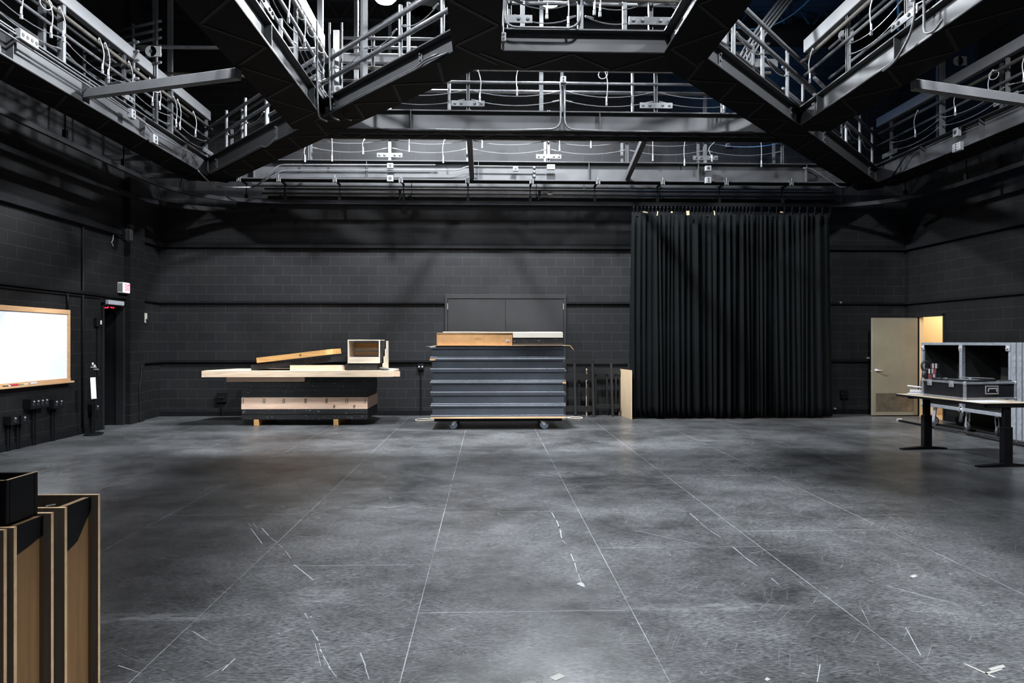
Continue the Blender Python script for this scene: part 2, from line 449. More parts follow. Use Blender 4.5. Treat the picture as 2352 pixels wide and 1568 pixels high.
def tag(o, label=None, cat=None, group=None, kind=None):
    if label: o['label'] = label
    if cat: o['category'] = cat
    if group: o['group'] = group
    if kind: o['kind'] = kind
    return o
def thing(name, loc, label, cat, group=None):
    o = bpy.data.objects.new(name, None); COL.objects.link(o)
    o.location = loc; o.empty_display_size = 0.1
    return tag(o, label, cat, group)
def struct(o): o['kind'] = 'structure'; return o
def catenary(a, b, sag, n=10):
    a = Vector(a); b = Vector(b)
    return [a.lerp(b, i / n) - Vector((0, 0, sag * 4 * (i / n) * (1 - i / n))) for i in range(n + 1)]
def spline(pts, n=6):
    pts = [Vector(p) for p in pts]
    P = [pts[0] * 2 - pts[1]] + pts + [pts[-1] * 2 - pts[-2]]
    out = []
    for i in range(1, len(P) - 2):
        for k in range(n):
            t = k / n
            p0, p1, p2, p3 = P[i - 1], P[i], P[i + 1], P[i + 2]
            out.append(0.5 * ((2 * p1) + (p2 - p0) * t + (2 * p0 - 5 * p1 + 4 * p2 - p3) * t * t + (3 * p1 - p0 - 3 * p2 + p3) * t ** 3))
    out.append(pts[-1]); return out
def rounded(pts, r=0.1, n=5):
    """polyline with filleted corners, for bent conduit"""
    pts = [Vector(p) for p in pts]; out = [pts[0]]
    for i in range(1, len(pts) - 1):
        a, b, c = pts[i - 1], pts[i], pts[i + 1]
        d1 = (a - b); d2 = (c - b); rr = min(r, d1.length * .45, d2.length * .45)
        p1 = b + d1.normalized() * rr; p2 = b + d2.normalized() * rr
        for k in range(n + 1):
            t = k / n
            out.append(p1 * (1 - t) ** 2 + b * 2 * t * (1 - t) + p2 * t * t)
    out.append(pts[-1]); return out

# ================================================================== THE SETTING
D0 = -2.6                                             # wall behind the camera
struct(MB().box(WL - 0.3, WR + 0.3, D0 - 0.2, WB + 0.3, -0.2, 0).build('floor', FLOORM))
# back wall, with the recess of the double door left out of nothing: the door stands on its face
struct(MB().box(WL - 0.3, WR + 0.3, WB, WB + 0.3, 0, CEIL).build('wall_back', WALLX))
# left wall with the open doorway
LY0, LY1, LZ = atx(236, 800, WL).y, atx(281, 800, WL).y, 2.24
lw = MB()
lw.box(WL - 0.1, WL, D0, LY0, 0, CEIL); lw.box(WL - 0.1, WL, LY1, WB, 0, CEIL); lw.box(WL - 0.1, WL, LY0, LY1, LZ, CEIL)
struct(lw.build('wall_left', WALLY))
struct(MB().box(WL, WL + 0.12, LY1 + 0.06, LY1 + 0.62, 0, CEIL - 0.1).build('wall_left_pier', WALLY))
RY0, RY1, RZ = atx(2168, 800, WR).y, atx(2110, 800, WR).y, 2.10
rw = MB()
rw.box(WR, WR + 0.1, D0, RY0, 0, CEIL); rw.box(WR, WR + 0.1, RY1, WB, 0, CEIL); rw.box(WR, WR + 0.1, RY0, RY1, RZ, CEIL)
struct(rw.build('wall_right', WALLY))
struct(MB().box(WL - 0.3, WR + 0.3, D0 - 0.3, D0, 0, CEIL).build('wall_front', WALLX))
struct(MB().box(WL - 0.3, WR + 0.3, D0 - 0.3, WB + 0.3, CEIL, CEIL + 0.2).build('ceiling', DKSTEEL))
for i, y in enumerate([1.0, 3.2, 5.4, 7.6, 9.8, 12.0, 14.2]):
    j = MB(); j.box(WL, WR, y - 0.06, y + 0.06, CEIL - 0.42, CEIL - 0.38); j.box(WL, WR, y - 0.06, y + 0.06, CEIL - 0.04, CEIL)
    for k in range(32):
        x = WL + 0.5 * k; j.bar((x, y, CEIL - 0.4), (x + 0.25, y, CEIL - 0.02), 0.03, 0.03); j.bar((x + 0.25, y, CEIL - 0.02), (x + 0.5, y, CEIL - 0.4), 0.03, 0.03)
    struct(j.build('trim_%d' % (20 + i), DKSTEEL))

# rooms beyond the two doorways
dk = MB(); dk.box(WL - 1.9, WL - 1.8, LY0 - 0.8, LY1 + 1.6, 0, 2.9); dk.box(WL - 1.9, WL - 0.1, LY1 + 1.5, LY1 + 1.6, 0, 2.9)
dk.box(WL - 1.9, WL - 0.1, LY0 - 0.8, LY0 - 0.7, 0, 2.9); dk.box(WL - 1.9, WL - 0.1, LY0 - 0.8, LY1 + 1.6, 2.8, 2.9)
struct(dk.build('wall_vestibule', BLACKP)); struct(MB().box(WL - 1.9, WL - 0.1, LY0 - 0.8, LY1 + 1.6, -0.15, -0.003).build('floor_vestibule', BLACKP))
TANW = mat('tan_wall_paint', (0.62, 0.47, 0.28), 0.7); CREAM = mat('cream_wall_paint', (0.8, 0.72, 0.58), 0.7)
hc = MB(); hc.box(WR + 2.1, WR + 2.2, RY0 - 1.5, RY1 + 2.2, 0, 2.8); hc.box(WR + 0.1, WR + 2.2, RY0 - 1.6, RY0 - 1.5, 0, 2.8)
hc.box(WR + 0.1, WR + 2.2, RY0 - 1.6, RY1 + 2.2, 2.7, 2.8)
struct(hc.build('wall_store', TANW))
sm = MB()
for k in range(1, 13): sm.box(WR + 2.085, WR + 2.0995, RY0 - 1.4, RY1 + 2.1, k * .203, k * .203 + .01)
struct(sm.build('trim_30', mat('tan_mortar', (.40, .29, .16), .8))); struct(MB().box(WR + 0.1, WR + 1.05, RY1 + 0.6, RY1 + 0.7, 0, 2.7).build('wall_store_end', CREAM))
struct(MB().box(WR + 0.0, WR + 2.2, RY0 - 1.6, RY1 + 2.2, -0.15, 0.002).build('floor_store', mat('tan_floor', (0.45, 0.33, 0.2), 0.5)))
wl = bpy.data.lights.new('store_light', 'POINT'); wl.energy = 26; wl.color = (1, 0.72, 0.4); wl.shadow_soft_size = 0.2
o = bpy.data.objects.new('store_light', wl); o.location = (WR + 1.15, RY0 + 0.5, 2.35); COL.objects.link(o)
# ceiling lamp of the store
t = thing('ceiling_lamp', (WR + 1.15, RY0 + 0.5, 2.6), 'small round ceiling lamp in the warm lit room beyond the right door', 'lamp')
MB().lathe([(0.12, 0), (0.16, 0.04), (0.16, 0.1)], Matrix.Translation((WR + 1.15, RY0 + 0.5, 2.6)), 16).build('lamp_shade', WHITEP, t)

# left door leaf standing open inside the doorway, frames
d = thing('door_1', (WL - 0.05, LY1, 0), None, None); struct(d)
MB().box(WL - 0.95, WL - 0.06, LY1 + 0.005, LY1 + 0.05, 0.01, 2.16).build('door_leaf', BLACKP, d)
fr = MB(); fr.box(WL - 0.12, WL + 0.03, LY0 - 0.05, LY0 + 0.01, 0, LZ + 0.05, .004); fr.box(WL - 0.12, WL + 0.03, LY1 - 0.01, LY1 + 0.05, 0, LZ + 0.05, .004)
fr.box(WL - 0.12, WL + 0.03, LY0 - 0.05, LY1 + 0.05, LZ - 0.01, LZ + 0.06, .004); fr.build('door_frame', DKSTEEL, d)
MB().box(WL - 0.055, WL - 0.04, LY1 + 0.0, LY1 + 0.03, 0.02, 2.1).build('door_edge', mat('bare_door_edge', (0.16, 0.12, 0.08), 0.6), d)
MB().box(WL - 0.3, WL - 0.28, LY0, LY1 - 0.1, 0.30, 0.315).build('door_sweep', mat('blue_tape', (0.1, 0.25, 0.5), 0.5), d)

# right door: beige leaf swung open against the back wall
d = thing('door_2', (WR, RY1, 0), None, None); struct(d)
BEIGE = mat('beige_door_paint', (0.20, 0.175, 0.125), 0.42, 0, 0.12, 2)
Yl = RY1 - 0.02
xl = aty(2003, 800, Yl).x
leaf = MB().box(xl, WR - 0.03, Yl, Yl + 0.045, 0.02, 2.085, .003).build('door_leaf', BEIGE, d)
MB().box(xl + 0.08, WR - 0.13, Yl - 0.004, Yl + 0.001, 0.10, 0.49).build('kick_plate', mat('brushed_kick_plate', (0.20, 0.17, 0.12), 0.3, 0.6, 0.4, 5), leaf)
kn = MB(); kn.lathe([(0.033, 0), (0.033, 0.012), (0.012, 0.018), (0.012, 0.05)], Matrix.Translation((xl + 0.09, Yl, 0.975)) @ Matrix.Rotation(R(90), 4, 'X'), 16)
kn.tube([(xl + 0.09, Yl - 0.05, 0.975), (xl + 0.14, Yl - 0.055, 0.975), (xl + 0.2, Yl - 0.05, 0.97)], 0.011, 8); kn.build('door_handle', CHROME, leaf, True)
MB().tube([(xl + 0.0, Yl + 0.02, 0.95), (xl - 0.014, Yl + 0.02, 0.95)], 0.012, 8).build('latch', CHROME, leaf)
fr = MB(); fr.box(WR - 0.03, WR + 0.11, RY0 - 0.05, RY0 + 0.0, 0, RZ + 0.05, .004); fr.box(WR - 0.01, WR + 0.04, RY1 + 0.03, RY1 + 0.08, 0, RZ + 0.05, .004)
fr.box(WR - 0.03, WR + 0.11, RY0 - 0.05, RY1 + 0.06, RZ - 0.0, RZ + 0.06, .004); fr.build('door_frame', DKSTEEL, d)
MB().box(WR + .015, WR + .10, RY1 - .006, RY1 - .001, 0.003, RZ).build('jamb_lining', TANW, d)
HINGE = mat('hinge_metal', (0.3, 0.29, 0.27), 0.4, 0.5)

# double door on the back wall
DX0, DX1 = aty(1022, 700, WB).x, aty(1300, 700, WB).x; DZ = 2.598; DM = aty(1161, 700, WB).x
d = thing('door_3', ((DX0 + DX1) / 2, WB, 0), None, None); struct(d)
DOORM = mat('black_door_paint', (0.016, 0.0155, 0.016), 0.42, 0, 0.25, 1.5)
fr = MB(); fr.box(DX0, DX0 + 0.06, WB - 0.06, WB, 0, DZ - 0.0965, .005); fr.box(DX1 - 0.06, DX1, WB - 0.06, WB, 0, DZ - 0.0965, .005)
fr.box(DX0, DX1, WB - 0.06, WB, DZ - 0.095, DZ, .005); fr.build('door_frame', DOORM, d)
for (a, b_) in ((DX0 + 0.065, DM - 0.003), (DM + 0.003, DX1 - 0.065)):
    lf = MB().box(a, b_, WB - 0.045, WB - 0.001, 0.02, DZ - 0.10, .002).build('door_leaf', DOORM, d)
    hx = a - 0.004 if a < DM - .5 else b_ + 0.004
    for z in (2.33, 1.2, 0.3): MB().tube([(hx, WB - 0.066, z - 0.06), (hx, WB - 0.066, z + 0.07)], 0.010, 8).build('hinge', HINGE, lf)

# horizontal raceways round the walls
def raceway(i, z, h, segs, dep=0.06):
    m = MB()
    for s_ in segs:
        if s_[0] == 'B': m.box(s_[1], s_[2], WB - dep, WB, z - h / 2, z + h / 2, .006)
        if s_[0] == 'L': m.box(WL, WL + dep, s_[1], s_[2], z - h / 2, z + h / 2, .006)
        if s_[0] == 'R': m.box(WR - dep, WR, s_[1], s_[2], z - h / 2, z + h / 2, .006)
    return struct(m.build('trim_%d' % i, BLACKP))
raceway(1, 3.62, 0.10, [('B', WL, WR), ('L', D0, WB), ('R', D0, WB)], 0.09)
raceway(2, 2.415, 0.05, [('B', WL, DX0), ('B', DX1, WR), ('L', D0, WB), ('R', D0, WB)], 0.06)
raceway(3, 1.165, 0.055, [('B', WL, DX0), ('B', DX1, WR), ('L', LY1 + 0.66, WB), ('R', D0, RY0 - 0.1)], 0.06)
raceway(4, 2.36, 0.03, [('L', D0, LY0 - 0.1)], 0.03)
struct(MB().box(WL, DX0, WB - 0.02, WB, 0.0, 0.10).box(DX1, WR, WB - 0.02, WB, 0.0, 0.10).build('baseboard_back', BLACKP))
struct(MB().box(WL, WL + 0.02, D0, LY0 - 0.05, 0.0, 0.10).build('baseboard_left', BLACKP))
struct(MB().box(WR - 0.02, WR, D0, RY0 - 0.06, 0.0, 0.10).build('baseboard_right', BLACKP))

# ================================================================== LAMPS
LENS = mat('lamp_lens', (1, 1, 1), 0.3, emit=(0.86, 0.93, 1.0), estr=9)
def high_bay(x, y, W, label, group=None, ang=164):
    t = thing('high_bay_lamp', (x, y, LAMP_Z), label, 'lamp', group)
    h = MB(); T = Matrix.Translation((x, y, LAMP_Z))
    h.lathe([(0.26, 0.0), (0.24, 0.05), (0.13, 0.20), (0.09, 0.24), (0.09, 0.46), (0.03, 0.48)], T, 24)
    h.build('lamp_housing', DKSTEEL, t, True)
    MB().lathe([(0.05, -0.23), (0.14, -0.21), (0.20, -0.14), (0.24, -0.005)], T, 24).build('lamp_lens', LENS, t, True)
    MB().tube([(x, y, LAMP_Z + 0.46), (x, y, CEIL - 0.4)], 0.012, 8).build('suspension_rod', STRUT, t)
    L = bpy.data.lights.new('lamp_light', 'SPOT'); L.spot_size = R(ang); L.spot_blend = 0.25; L.energy = W; L.color = (0.89, 0.945, 1.0); L.shadow_soft_size = 0.2
    o = bpy.data.objects.new('lamp_light', L); o.location = (0, 0, -0.27); COL.objects.link(o); o.parent = t
for i, ((x, y), W, ag) in enumerate(zip(LAMPS, LAMP_W, LAMP_ANG)):
    if i == 0: high_bay(x, y, W, 'glaring round ceiling lamp above the diagonal catwalk left of centre', 'ceiling lamps')
    elif i == 1: high_bay(x, y, W, 'glaring round ceiling lamp at the top of the central opening', 'ceiling lamps')
    else: high_bay(x, y, W, 'ceiling lamp hung above the catwalks nearer the viewer, out of the picture', 'ceiling lamps', ag)
t = thing('blue_work_light', (5.9, 13.7, 7.75), 'blue work light under the ceiling in the far right corner', 'lamp')
MB().tube([(5.9, 13.7, 7.9), (5.9, 13.7, CEIL)], 0.015, 8).build('suspension_rod', DKSTEEL, t)
MB().lathe([(0.10, 0), (0.10, 0.16), (0.05, 0.2)], Matrix.Translation((5.9, 13.7, 7.75)), 16).build('lamp_housing', DKSTEEL, t)
MB().lathe([(0.08, -0.01), (0.09, -0.001)], Matrix.Translation((5.9, 13.7, 7.75)), 16).build('lamp_lens', mat('blue_lens', (0.2, 0.4, 1), 0.3, emit=(0.1, 0.35, 1), estr=20), t)
L = bpy.data.lights.new('blue_light', 'POINT'); L.energy = 22; L.color = (0.09, 0.4, 1.0); L.shadow_soft_size = 0.08
o = bpy.data.objects.new('blue_light', L); o.location = (0, 0, -0.12); COL.objects.link(o); o.parent = t

# ================================================================== CATWALKS
rel = lambda z: z + HC
GRATE_SHADE = mat('black_grating_and_shade', (0.0035, 0.0035, 0.004), 0.7, 0, 0.2, 4, 0.1)  # grating black, also the deep shade under the beams put into colour
LATT = mat('lattice_paint', (0.011, 0.010, 0.010), 0.6, 0, 0.2, 4, 0.2)
def catwalk(label, a, b, w, dep, left=None, right=None, zoff=0.0, clips=(), ext=0.0, lat=True, open_=False, thru=False):
    a = Vector((*a, 0)); b = Vector((*b, 0)); e = (b - a).normalized(); Ln = (b - a).length
    n = Vector((-e.y, e.x, 0)); z0 = ZB + zoff; zt = z0 + dep
    P = lambda s, t_, z: Vector((a.x + e.x * s + n.x * t_, a.y + e.y * s + n.y * t_, z))
    t = thing('catwalk', P(Ln / 2, 0, z0), label, 'catwalk')
    for sg in ((-1,) if open_ else (-1, 1)):
        fw = 0.25 if open_ else min(0.18, w * 0.42); c = sg * (w / 2 - fw / 2); m = MB()
        m.bar(P(0, c, z0 + 0.008), P(Ln, c, z0 + 0.008), fw, 0.016)
        m.bar(P(0, c, zt - 0.008), P(Ln, c, zt - 0.008), fw, 0.016)
        m.bar(P(0, c, z0 + dep / 2), P(Ln, c, z0 + dep / 2), 0.010, dep - 0.03)
        bm_ = m.build('beam', STEEL, t)
        side = left if sg > 0 else right
        if side:
            k = 0; sp = side.get('stiff', 3.1); s_ = sp / 2 + side.get('soff', 0)
            while s_ < Ln - 0.2 and k < 12:
                q = c + sg * fw * 0.26
                MB().bar(P(s_, q, z0 + 0.02), P(s_, q, zt - 0.02), fw * 0.45, 0.010, up=e).build('stiffener', STEEL, bm_)
                s_ += sp; k += 1
    m = MB(); fw = 0.25 if open_ else min(0.18, w * 0.42)
    t0, t1 = -w / 2 + fw - .01, (w / 2 if open_ else w / 2 - fw + .01)
    n_ = max(3, int((t1 - t0) / (0.10 if open_ else 0.036)))
    for k in range(n_ + 1):
        tt = t0 + (t1 - t0) * k / n_
        m.bar(P(0, tt, zt - 0.022), P(Ln, tt, zt - 0.022), 0.004, 0.032)
    s_ = 0.1
    while s_ < Ln: m.bar(P(s_, t0, zt - 0.015), P(s_, t1, zt - 0.015), 0.006, 0.012); s_ += 0.2
    m.build('deck_grating', GRATE_SHADE, t)
    for sg in ((-1,) if open_ else (-1, 1) if thru else (0,)):  # added black plates: shade beneath the beams drawn as sheets
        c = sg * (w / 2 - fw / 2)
        if sg == 0: MB().bar(P(0.0, 0, z0 - 0.006), P(Ln, 0, z0 - 0.006), w - .004, 0.010).build('shade_plate', GRATE_SHADE, t)
        else: MB().bar(P(0.0, c, z0 - 0.006), P(Ln, c, z0 - 0.006), fw - .002, 0.010).build('shade_plate', GRATE_SHADE, t)
    if open_: lat = False
    if lat:
        m = MB(); s_ = 0.1; up = 1; pitch = max(0.45, w * 0.95)
        while s_ + pitch < Ln:
            m.bar(P(s_, -up * (w / 2 - 0.04), z0 - 0.015), P(s_ + pitch, up * (w / 2 - 0.04), z0 - 0.015), 0.04, 0.006); up = -up; s_ += pitch
        m.build('lattice_bracing', LATT, t)
    for (s_, sg) in clips:
        q = sg * (w / 2 - min(0.18, w * .42) / 2 + 0.014); m = MB()
        m.bar(P(s_, q, z0 + 0.03), P(s_, q, zt - 0.03), 0.075, 0.016, up=n)
        for k in range(3):
            zz = z0 + dep * (0.22 + 0.28 * k)
            M = Matrix.Translation(P(s_, q + sg * 0.008, zz)) @ (n * sg).to_track_quat('Z', 'Y').to_matrix().to_4x4()
            m.lathe([(0.019, 0), (0.019, 0.008), (0.014, 0.018), (0.005, 0.021)], M, 10)
        m.build('clip_plate', STRUT, t)
    for sg, sd in ((1, left), (-1, right)):
        if not sd: continue
        c = sg * (w / 2 - 0.04)
        sp = sd.get('sp', 1.5); s0 = sd.get('s0', 0.7); s1 = sd.get('s1', Ln); ztop = rel(sd.get('top', 4.3))
        ps = []; s_ = s0; k = 0
        while s_ <= s1 + 1e-6:
            ps.append(s_)
            hang = sd.get('hang') and k % sd['hang'] == sd.get('hk', 0)
            if hang:
                MB().bar(P(s_, c, zt), P(s_, c, CEIL - 0.42), 0.075, 0.06, up=e).build('hanger', STRUT, t)
            elif sd.get('round'):
                MB().tube([P(s_, c, zt), P(s_, c, ztop)], 0.026, 10).build('post', STRUT, t)
            else:
                m = MB(); m.bar(P(s_ - 0.02, c, zt), P(s_ - 0.02, c, ztop), 0.042, 0.010, up=e); m.bar(P(s_ + 0.02, c, zt), P(s_ + 0.02, c, ztop), 0.042, 0.010, up=e)
                m.bar(P(s_, c - sg * 0.018, zt), P(s_, c - sg * 0.018, ztop), 0.008, 0.042, up=e)
                m.build('post', STRUT, t)
            if sd.get('plates') and k % sd.get('pk', 2) == sd.get('po', 0):
                q = c + sg * 0.035; zz = zt + 0.10; m = MB()
                m.bar(P(s_ - 0.25, q, zz), P(s_ + 0.25, q, zz), 0.014, 0.085)
                for ds in (-0.2, -0.1, 0.1, 0.2):
                    M = Matrix.Translation(P(s_ + ds, q + sg * 0.006, zz)) @ (n * sg).to_track_quat('Z', 'Y').to_matrix().to_4x4()
                    m.lathe([(0.022, 0), (0.022, 0.010), (0.015, 0.02), (0.004, 0.023)], M, 10)
                m.build('bolted_plate', STRUT, t)
            s_ += sp; k += 1
        e0, e1 = sd.get('e0', 0.0), sd.get('e1', Ln)
        for z in sd.get('rails', ()):
            MB().tube([P(e0, c + sg * 0.03, rel(z)), P(e1, c + sg * 0.03, rel(z))], 0.029 if sd.get('round') else 0.022, 10).build('rail', PIPE, t, True)
        if sd.get('pipe'):
            MB().tube([P(e0, c + sg * 0.07, rel(sd['pipe'])), P(e1, c + sg * 0.07, rel(sd['pipe']))], 0.027, 12).build('lighting_pipe', OLDPIPE, t, True)
        if sd.get('box'):
            z1, z2 = sd['box']
            MB().bar(P(e0, c, rel((z1 + z2) / 2)), P(e1, c, rel((z1 + z2) / 2)), 0.10, z2 - z1, bev=0.008).build('box_beam', BOXB, t)
        for z in sd.get('wires', ()):
            for i in range(len(ps) - 1):
                A_, B_ = P(ps[i] + 0.05, c + sg * 0.02, rel(z)), P(ps[i + 1] - 0.05, c + sg * 0.02, rel(z))
                m = MB(); m.tube(catenary(A_, B_, 0.085, 8), 0.0065, 5)
                dd = (B_ - A_).normalized()
                for (q, sgn) in ((A_, 1), (B_, -1)):
                    m.tube([q, q + dd * sgn * 0.10 - Vector((0, 0, 0.02))], 0.012, 6)
                m.build('wire_rope', WIRE, t)
    return t, P, Ln


def ry(u, y): return aty(u, 785, y).x
# rear catwalk by the back wall, its near edge at y 14.05
xa0, xa1 = -5.7, 8.1
cwA, PA, LA = catwalk('long dark rear catwalk nearest the back wall, above the black curtain', (xa0, 14.24), (xa1, 14.24), 0.38, 0.38,
    left=dict(sp=1.57, s0=ry(895, 14.4) - xa0 - 1.57 * 3, s1=13.3, top=4.25, rails=(4.12,), stiff=30),
    right=dict(sp=1.57, s0=ry(895, 14.05) - xa0 - 1.57 * 1, s1=12.6, top=4.6, pipe=4.0, wires=(3.99, 3.82), plates=True, pk=2, po=1, rails=(4.30,), hang=4, hk=1, stiff=2.2, e0=0.4, e1=13.4), open_=True)
# middle crosswise catwalk
xg0, xg1 = -2.7, 4.85
cwG, PG, LG = catwalk('middle crosswise catwalk between the two diagonal catwalks', (xg0, 10.97), (xg1, 10.97), 0.50, 0.295, zoff=0.002,
    left=dict(sp=1.45, s0=ry(1243, 11.2) - xg0 - 1.45 * 2, s1=7.2, top=4.5, box=(4.36, 4.50), stiff=30, round=True, hang=2, rails=(3.95,), e0=0.3, e1=7.3),
    right=dict(sp=1.43, s0=ry(1075, 10.75) - xg0 - 1.43, s1=6.9, top=4.62, pipe=4.10, rails=(3.92, 4.42, 4.56), wires=(3.80, 3.66), plates=True, pk=2, po=1, stiff=2.86, soff=0.1, e0=0.5, e1=7.0), thru=True)
# front crosswise catwalk
xi0, xi1 = -0.2, 2.3
cwI, PI_, LI = catwalk('nearest crosswise catwalk closing the central opening', (xi0, 8.07), (xi1, 8.07), 0.54, 0.25, zoff=0.004,
    left=dict(sp=1.2, s0=0.6, s1=2.3, top=4.4, rails=(3.98, 4.3), stiff=30),
    right=dict(sp=0.785, s0=ry(1160, 7.8) - xi0 + 0.05, s1=2.4, top=4.4, pipe=3.77, wires=(3.76, 3.60), plates=True, pk=2, po=0, stiff=30, hang=3, hk=1))
# side catwalks
cwB, PB, LB = catwalk('long side catwalk along the left wall', (-5.68, -1.0), (-5.68, 14.25), 0.54, 0.37, zoff=0.001,
    left=dict(sp=1.6, s0=1.0, top=4.5, rails=(4.0, 4.45), stiff=30, hang=2),
    right=dict(sp=1.55, s0=0.95, s1=15, top=4.35, pipe=4.13, rails=(3.93,), box=(4.30, 4.48), wires=(3.86, 3.72), plates=True, pk=2, po=1, hang=2, hk=0, stiff=1.55, soff=0.75, e1=15.0))
cwC, PC, LC = catwalk('long side catwalk along the right wall', (8.06, -1.0), (8.06, 14.25), 0.54, 0.36, zoff=0.001,
    right=dict(sp=1.6, s0=1.0, top=4.5, rails=(4.0, 4.45), stiff=30, hang=2),
    left=dict(sp=1.55, s0=0.6, s1=15, top=4.35, pipe=4.13, rails=(3.93,), box=(4.30, 4.48), wires=(3.86, 3.72), plates=True, pk=2, po=1, hang=2, hk=0, stiff=1.55, soff=0.4, e1=15.0))
# lengthwise catwalks
cwD, PD, LD = catwalk('lengthwise catwalk left of the middle ending at the left diagonal', (-2.652, -1.0), (-2.652, 10.75), 0.57, 0.29, zoff=0.003,
    left=dict(sp=1.5, s0=0.5, s1=11.3, top=4.5, rails=(4.0, 4.45), stiff=30),
    right=dict(sp=1.3, s0=0.85, s1=11.3, top=4.35, pipe=4.10, rails=(3.90,), box=(4.23, 4.42), wires=(3.84, 3.70), plates=True, pk=2, po=0, hang=3, hk=2, stiff=1.9, soff=0.3, e1=11.32), clips=((11.15, -1),))
cwL, PL, LL = catwalk('lengthwise catwalk right of the middle ending at the right diagonal', (4.90, -1.0), (4.90, 10.6), 0.56, 0.29, zoff=0.003,
    right=dict(sp=1.5, s0=0.5, s1=11.3, top=4.5, rails=(4.0, 4.45), stiff=30),
    left=dict(sp=1.3, s0=0.95, s1=11.3, top=4.35, pipe=4.10, rails=(3.90,), box=(4.23, 4.42), wires=(3.84, 3.70), plates=True, pk=2, po=0, hang=3, hk=2, stiff=1.9, soff=0.4, e1=11.25), clips=((11.1, 1),))
cwH, PH, LH = catwalk('short lengthwise catwalk running overhead just left of the centre line', (-0.128, -1.0), (-0.128, 8.25), 0.53, 0.25, zoff=0.005,
    left=dict(sp=1.4, s0=0.5, top=4.3, rails=(4.0, 4.3), stiff=30), right=dict(sp=1.4, s0=0.7, s1=8.7, top=4.3, rails=(4.0, 4.3), stiff=30))
cwJ, PJ, LJ = catwalk('short lengthwise catwalk running overhead right of the centre line', (2.21, -1.0), (2.21, 8.25), 0.53, 0.25, zoff=0.005,
    left=dict(sp=1.4, s0=0.5, s1=8.7, top=4.3, rails=(4.0, 4.3), stiff=30), right=dict(sp=1.4, s0=0.7, s1=8.8, top=4.3, rails=(4.0, 4.3), stiff=30))
# diagonals, each from a rear corner to the front crosswise catwalk
def diag(label, p, q, w, dep, near, **k):
    return catwalk(label, p, q, w, dep, zoff=0.006, **k)
yl = lambda x: 7.861 - 1.2 * (x + .404); yr = lambda x: 8.35 - 1.2 * (x + .169)
ym = lambda x: (yl(x) + yr(x)) / 2
cwF, PF, LF = catwalk('front half of the left diagonal catwalk, lit under the left lamp', (-2.30, ym(-2.30)), (-0.128, ym(-0.128)), 0.50, 0.262, zoff=0.006,
    right=dict(sp=0.87, s0=0.42, s1=3.2, top=4.12, rails=(3.70, 3.98), round=True, stiff=30, hang=3, hk=1, wires=(3.84,)),
    left=dict(sp=1.2, s0=0.5, s1=3.2, top=4.45, rails=(4.06, 4.41), round=True, stiff=30), clips=((2.55, -1), (0.42, -1)))
cwE, PE, LE = catwalk('rear half of the left diagonal catwalk running to the left rear corner', (-5.45, ym(-5.45)), (-2.30, ym(-2.30)), 0.50, 0.345, zoff=0.007,
    right=dict(sp=0.9, s0=1.25, s1=3.7, top=4.25, rails=(3.86, 4.12), round=True, stiff=30, wires=(3.80,)),
    left=dict(sp=1.2, s0=0.9, s1=4.6, top=4.45, rails=(4.06, 4.41), round=True, stiff=30), clips=((0.62, -1), (3.35, -1)))
kr = lambda x: 7.92 + 1.125 * (x - 2.47); kl = lambda x: 8.346 + 1.15 * (x - 2.167)
km = lambda x: (kr(x) + kl(x)) / 2
cwK, PK, LK = catwalk('front half of the right diagonal catwalk with bluish lit web', (2.21, km(2.21)), (4.90, km(4.90)), 0.50, 0.28, zoff=0.006,
    right=dict(sp=0.98, s0=0.95, s1=3.0, top=4.18, rails=(3.92, 4.18), round=True, stiff=30, wires=(3.8,)),
    left=dict(sp=1.0, s0=0.7, s1=3.0, top=4.32, rails=(4.0, 4.28), round=True, stiff=30, hang=2, hk=1), clips=((0.62, -1), (3.15, -1)))
cwM, PM, LM = catwalk('rear half of the right diagonal catwalk running to the right rear corner', (4.90, km(4.90)), (8.0, km(8.0)), 0.50, 0.31, zoff=0.007,
    right=dict(sp=0.95, s0=1.0, s1=4.0, top=4.25, rails=(3.86, 4.12), round=True, stiff=30, wires=(3.8,)),
    left=dict(sp=1.2, s0=0.9, s1=4.2, top=4.45, rails=(4.06, 4.41), round=True, stiff=30), clips=((0.75, -1), (3.8, -1)))

# tie tubes between catwalks
def tie(name, label, a, b, w_, h_, m): return tag(MB().bar(a, b, w_, h_, bev=0.006).build(name, m), label, 'steel tube', 'tie tubes between the catwalks')
tie('tie_tube', 'light grey square tube spanning from the left side catwalk to the lengthwise catwalk', atx(200, 216, -5.43) + Vector((0, 0, 0)), atx(548, 170, -2.9), 0.10, 0.12, BOXB)
tie('tie_tube', 'light grey square tube spanning from the lengthwise catwalk to the right side catwalk', atx(2098, 195, 5.16), atx(2480, 250, 7.85), 0.10, 0.12, BOXB)
tie('tie_tube', 'dark square tube under the middle catwalk, left of the two', Vector((ry(1078, 11.2), 11.15, rel(3.27))), Vector((ry(1084, 14.1), 14.12, rel(3.28))), 0.09, 0.11, STEEL)
tie('tie_tube', 'dark square tube under the middle catwalk, right of the two', Vector((ry(1482, 11.2), 11.15, rel(3.27))), Vector((ry(1441, 14.1), 14.12, rel(3.28))), 0.09, 0.11, STEEL)
tag(MB().tube([atx(312, 107, -5.45), atx(312, 107, -5.45) + Vector((2.75, 0, 0))], 0.028, 10).build('spreader_pipe', PIPE, None, True), 'upper horizontal pipe clamped across the left opening', 'pipe')
tag(MB().tube([atx(378, 168, -5.45), atx(378, 168, -5.45) + Vector((2.75, 0, -0.08))], 0.022, 10).build('spreader_pipe', OLDPIPE, None, True), 'lower thin rusty pipe clamped across the left opening', 'pipe')
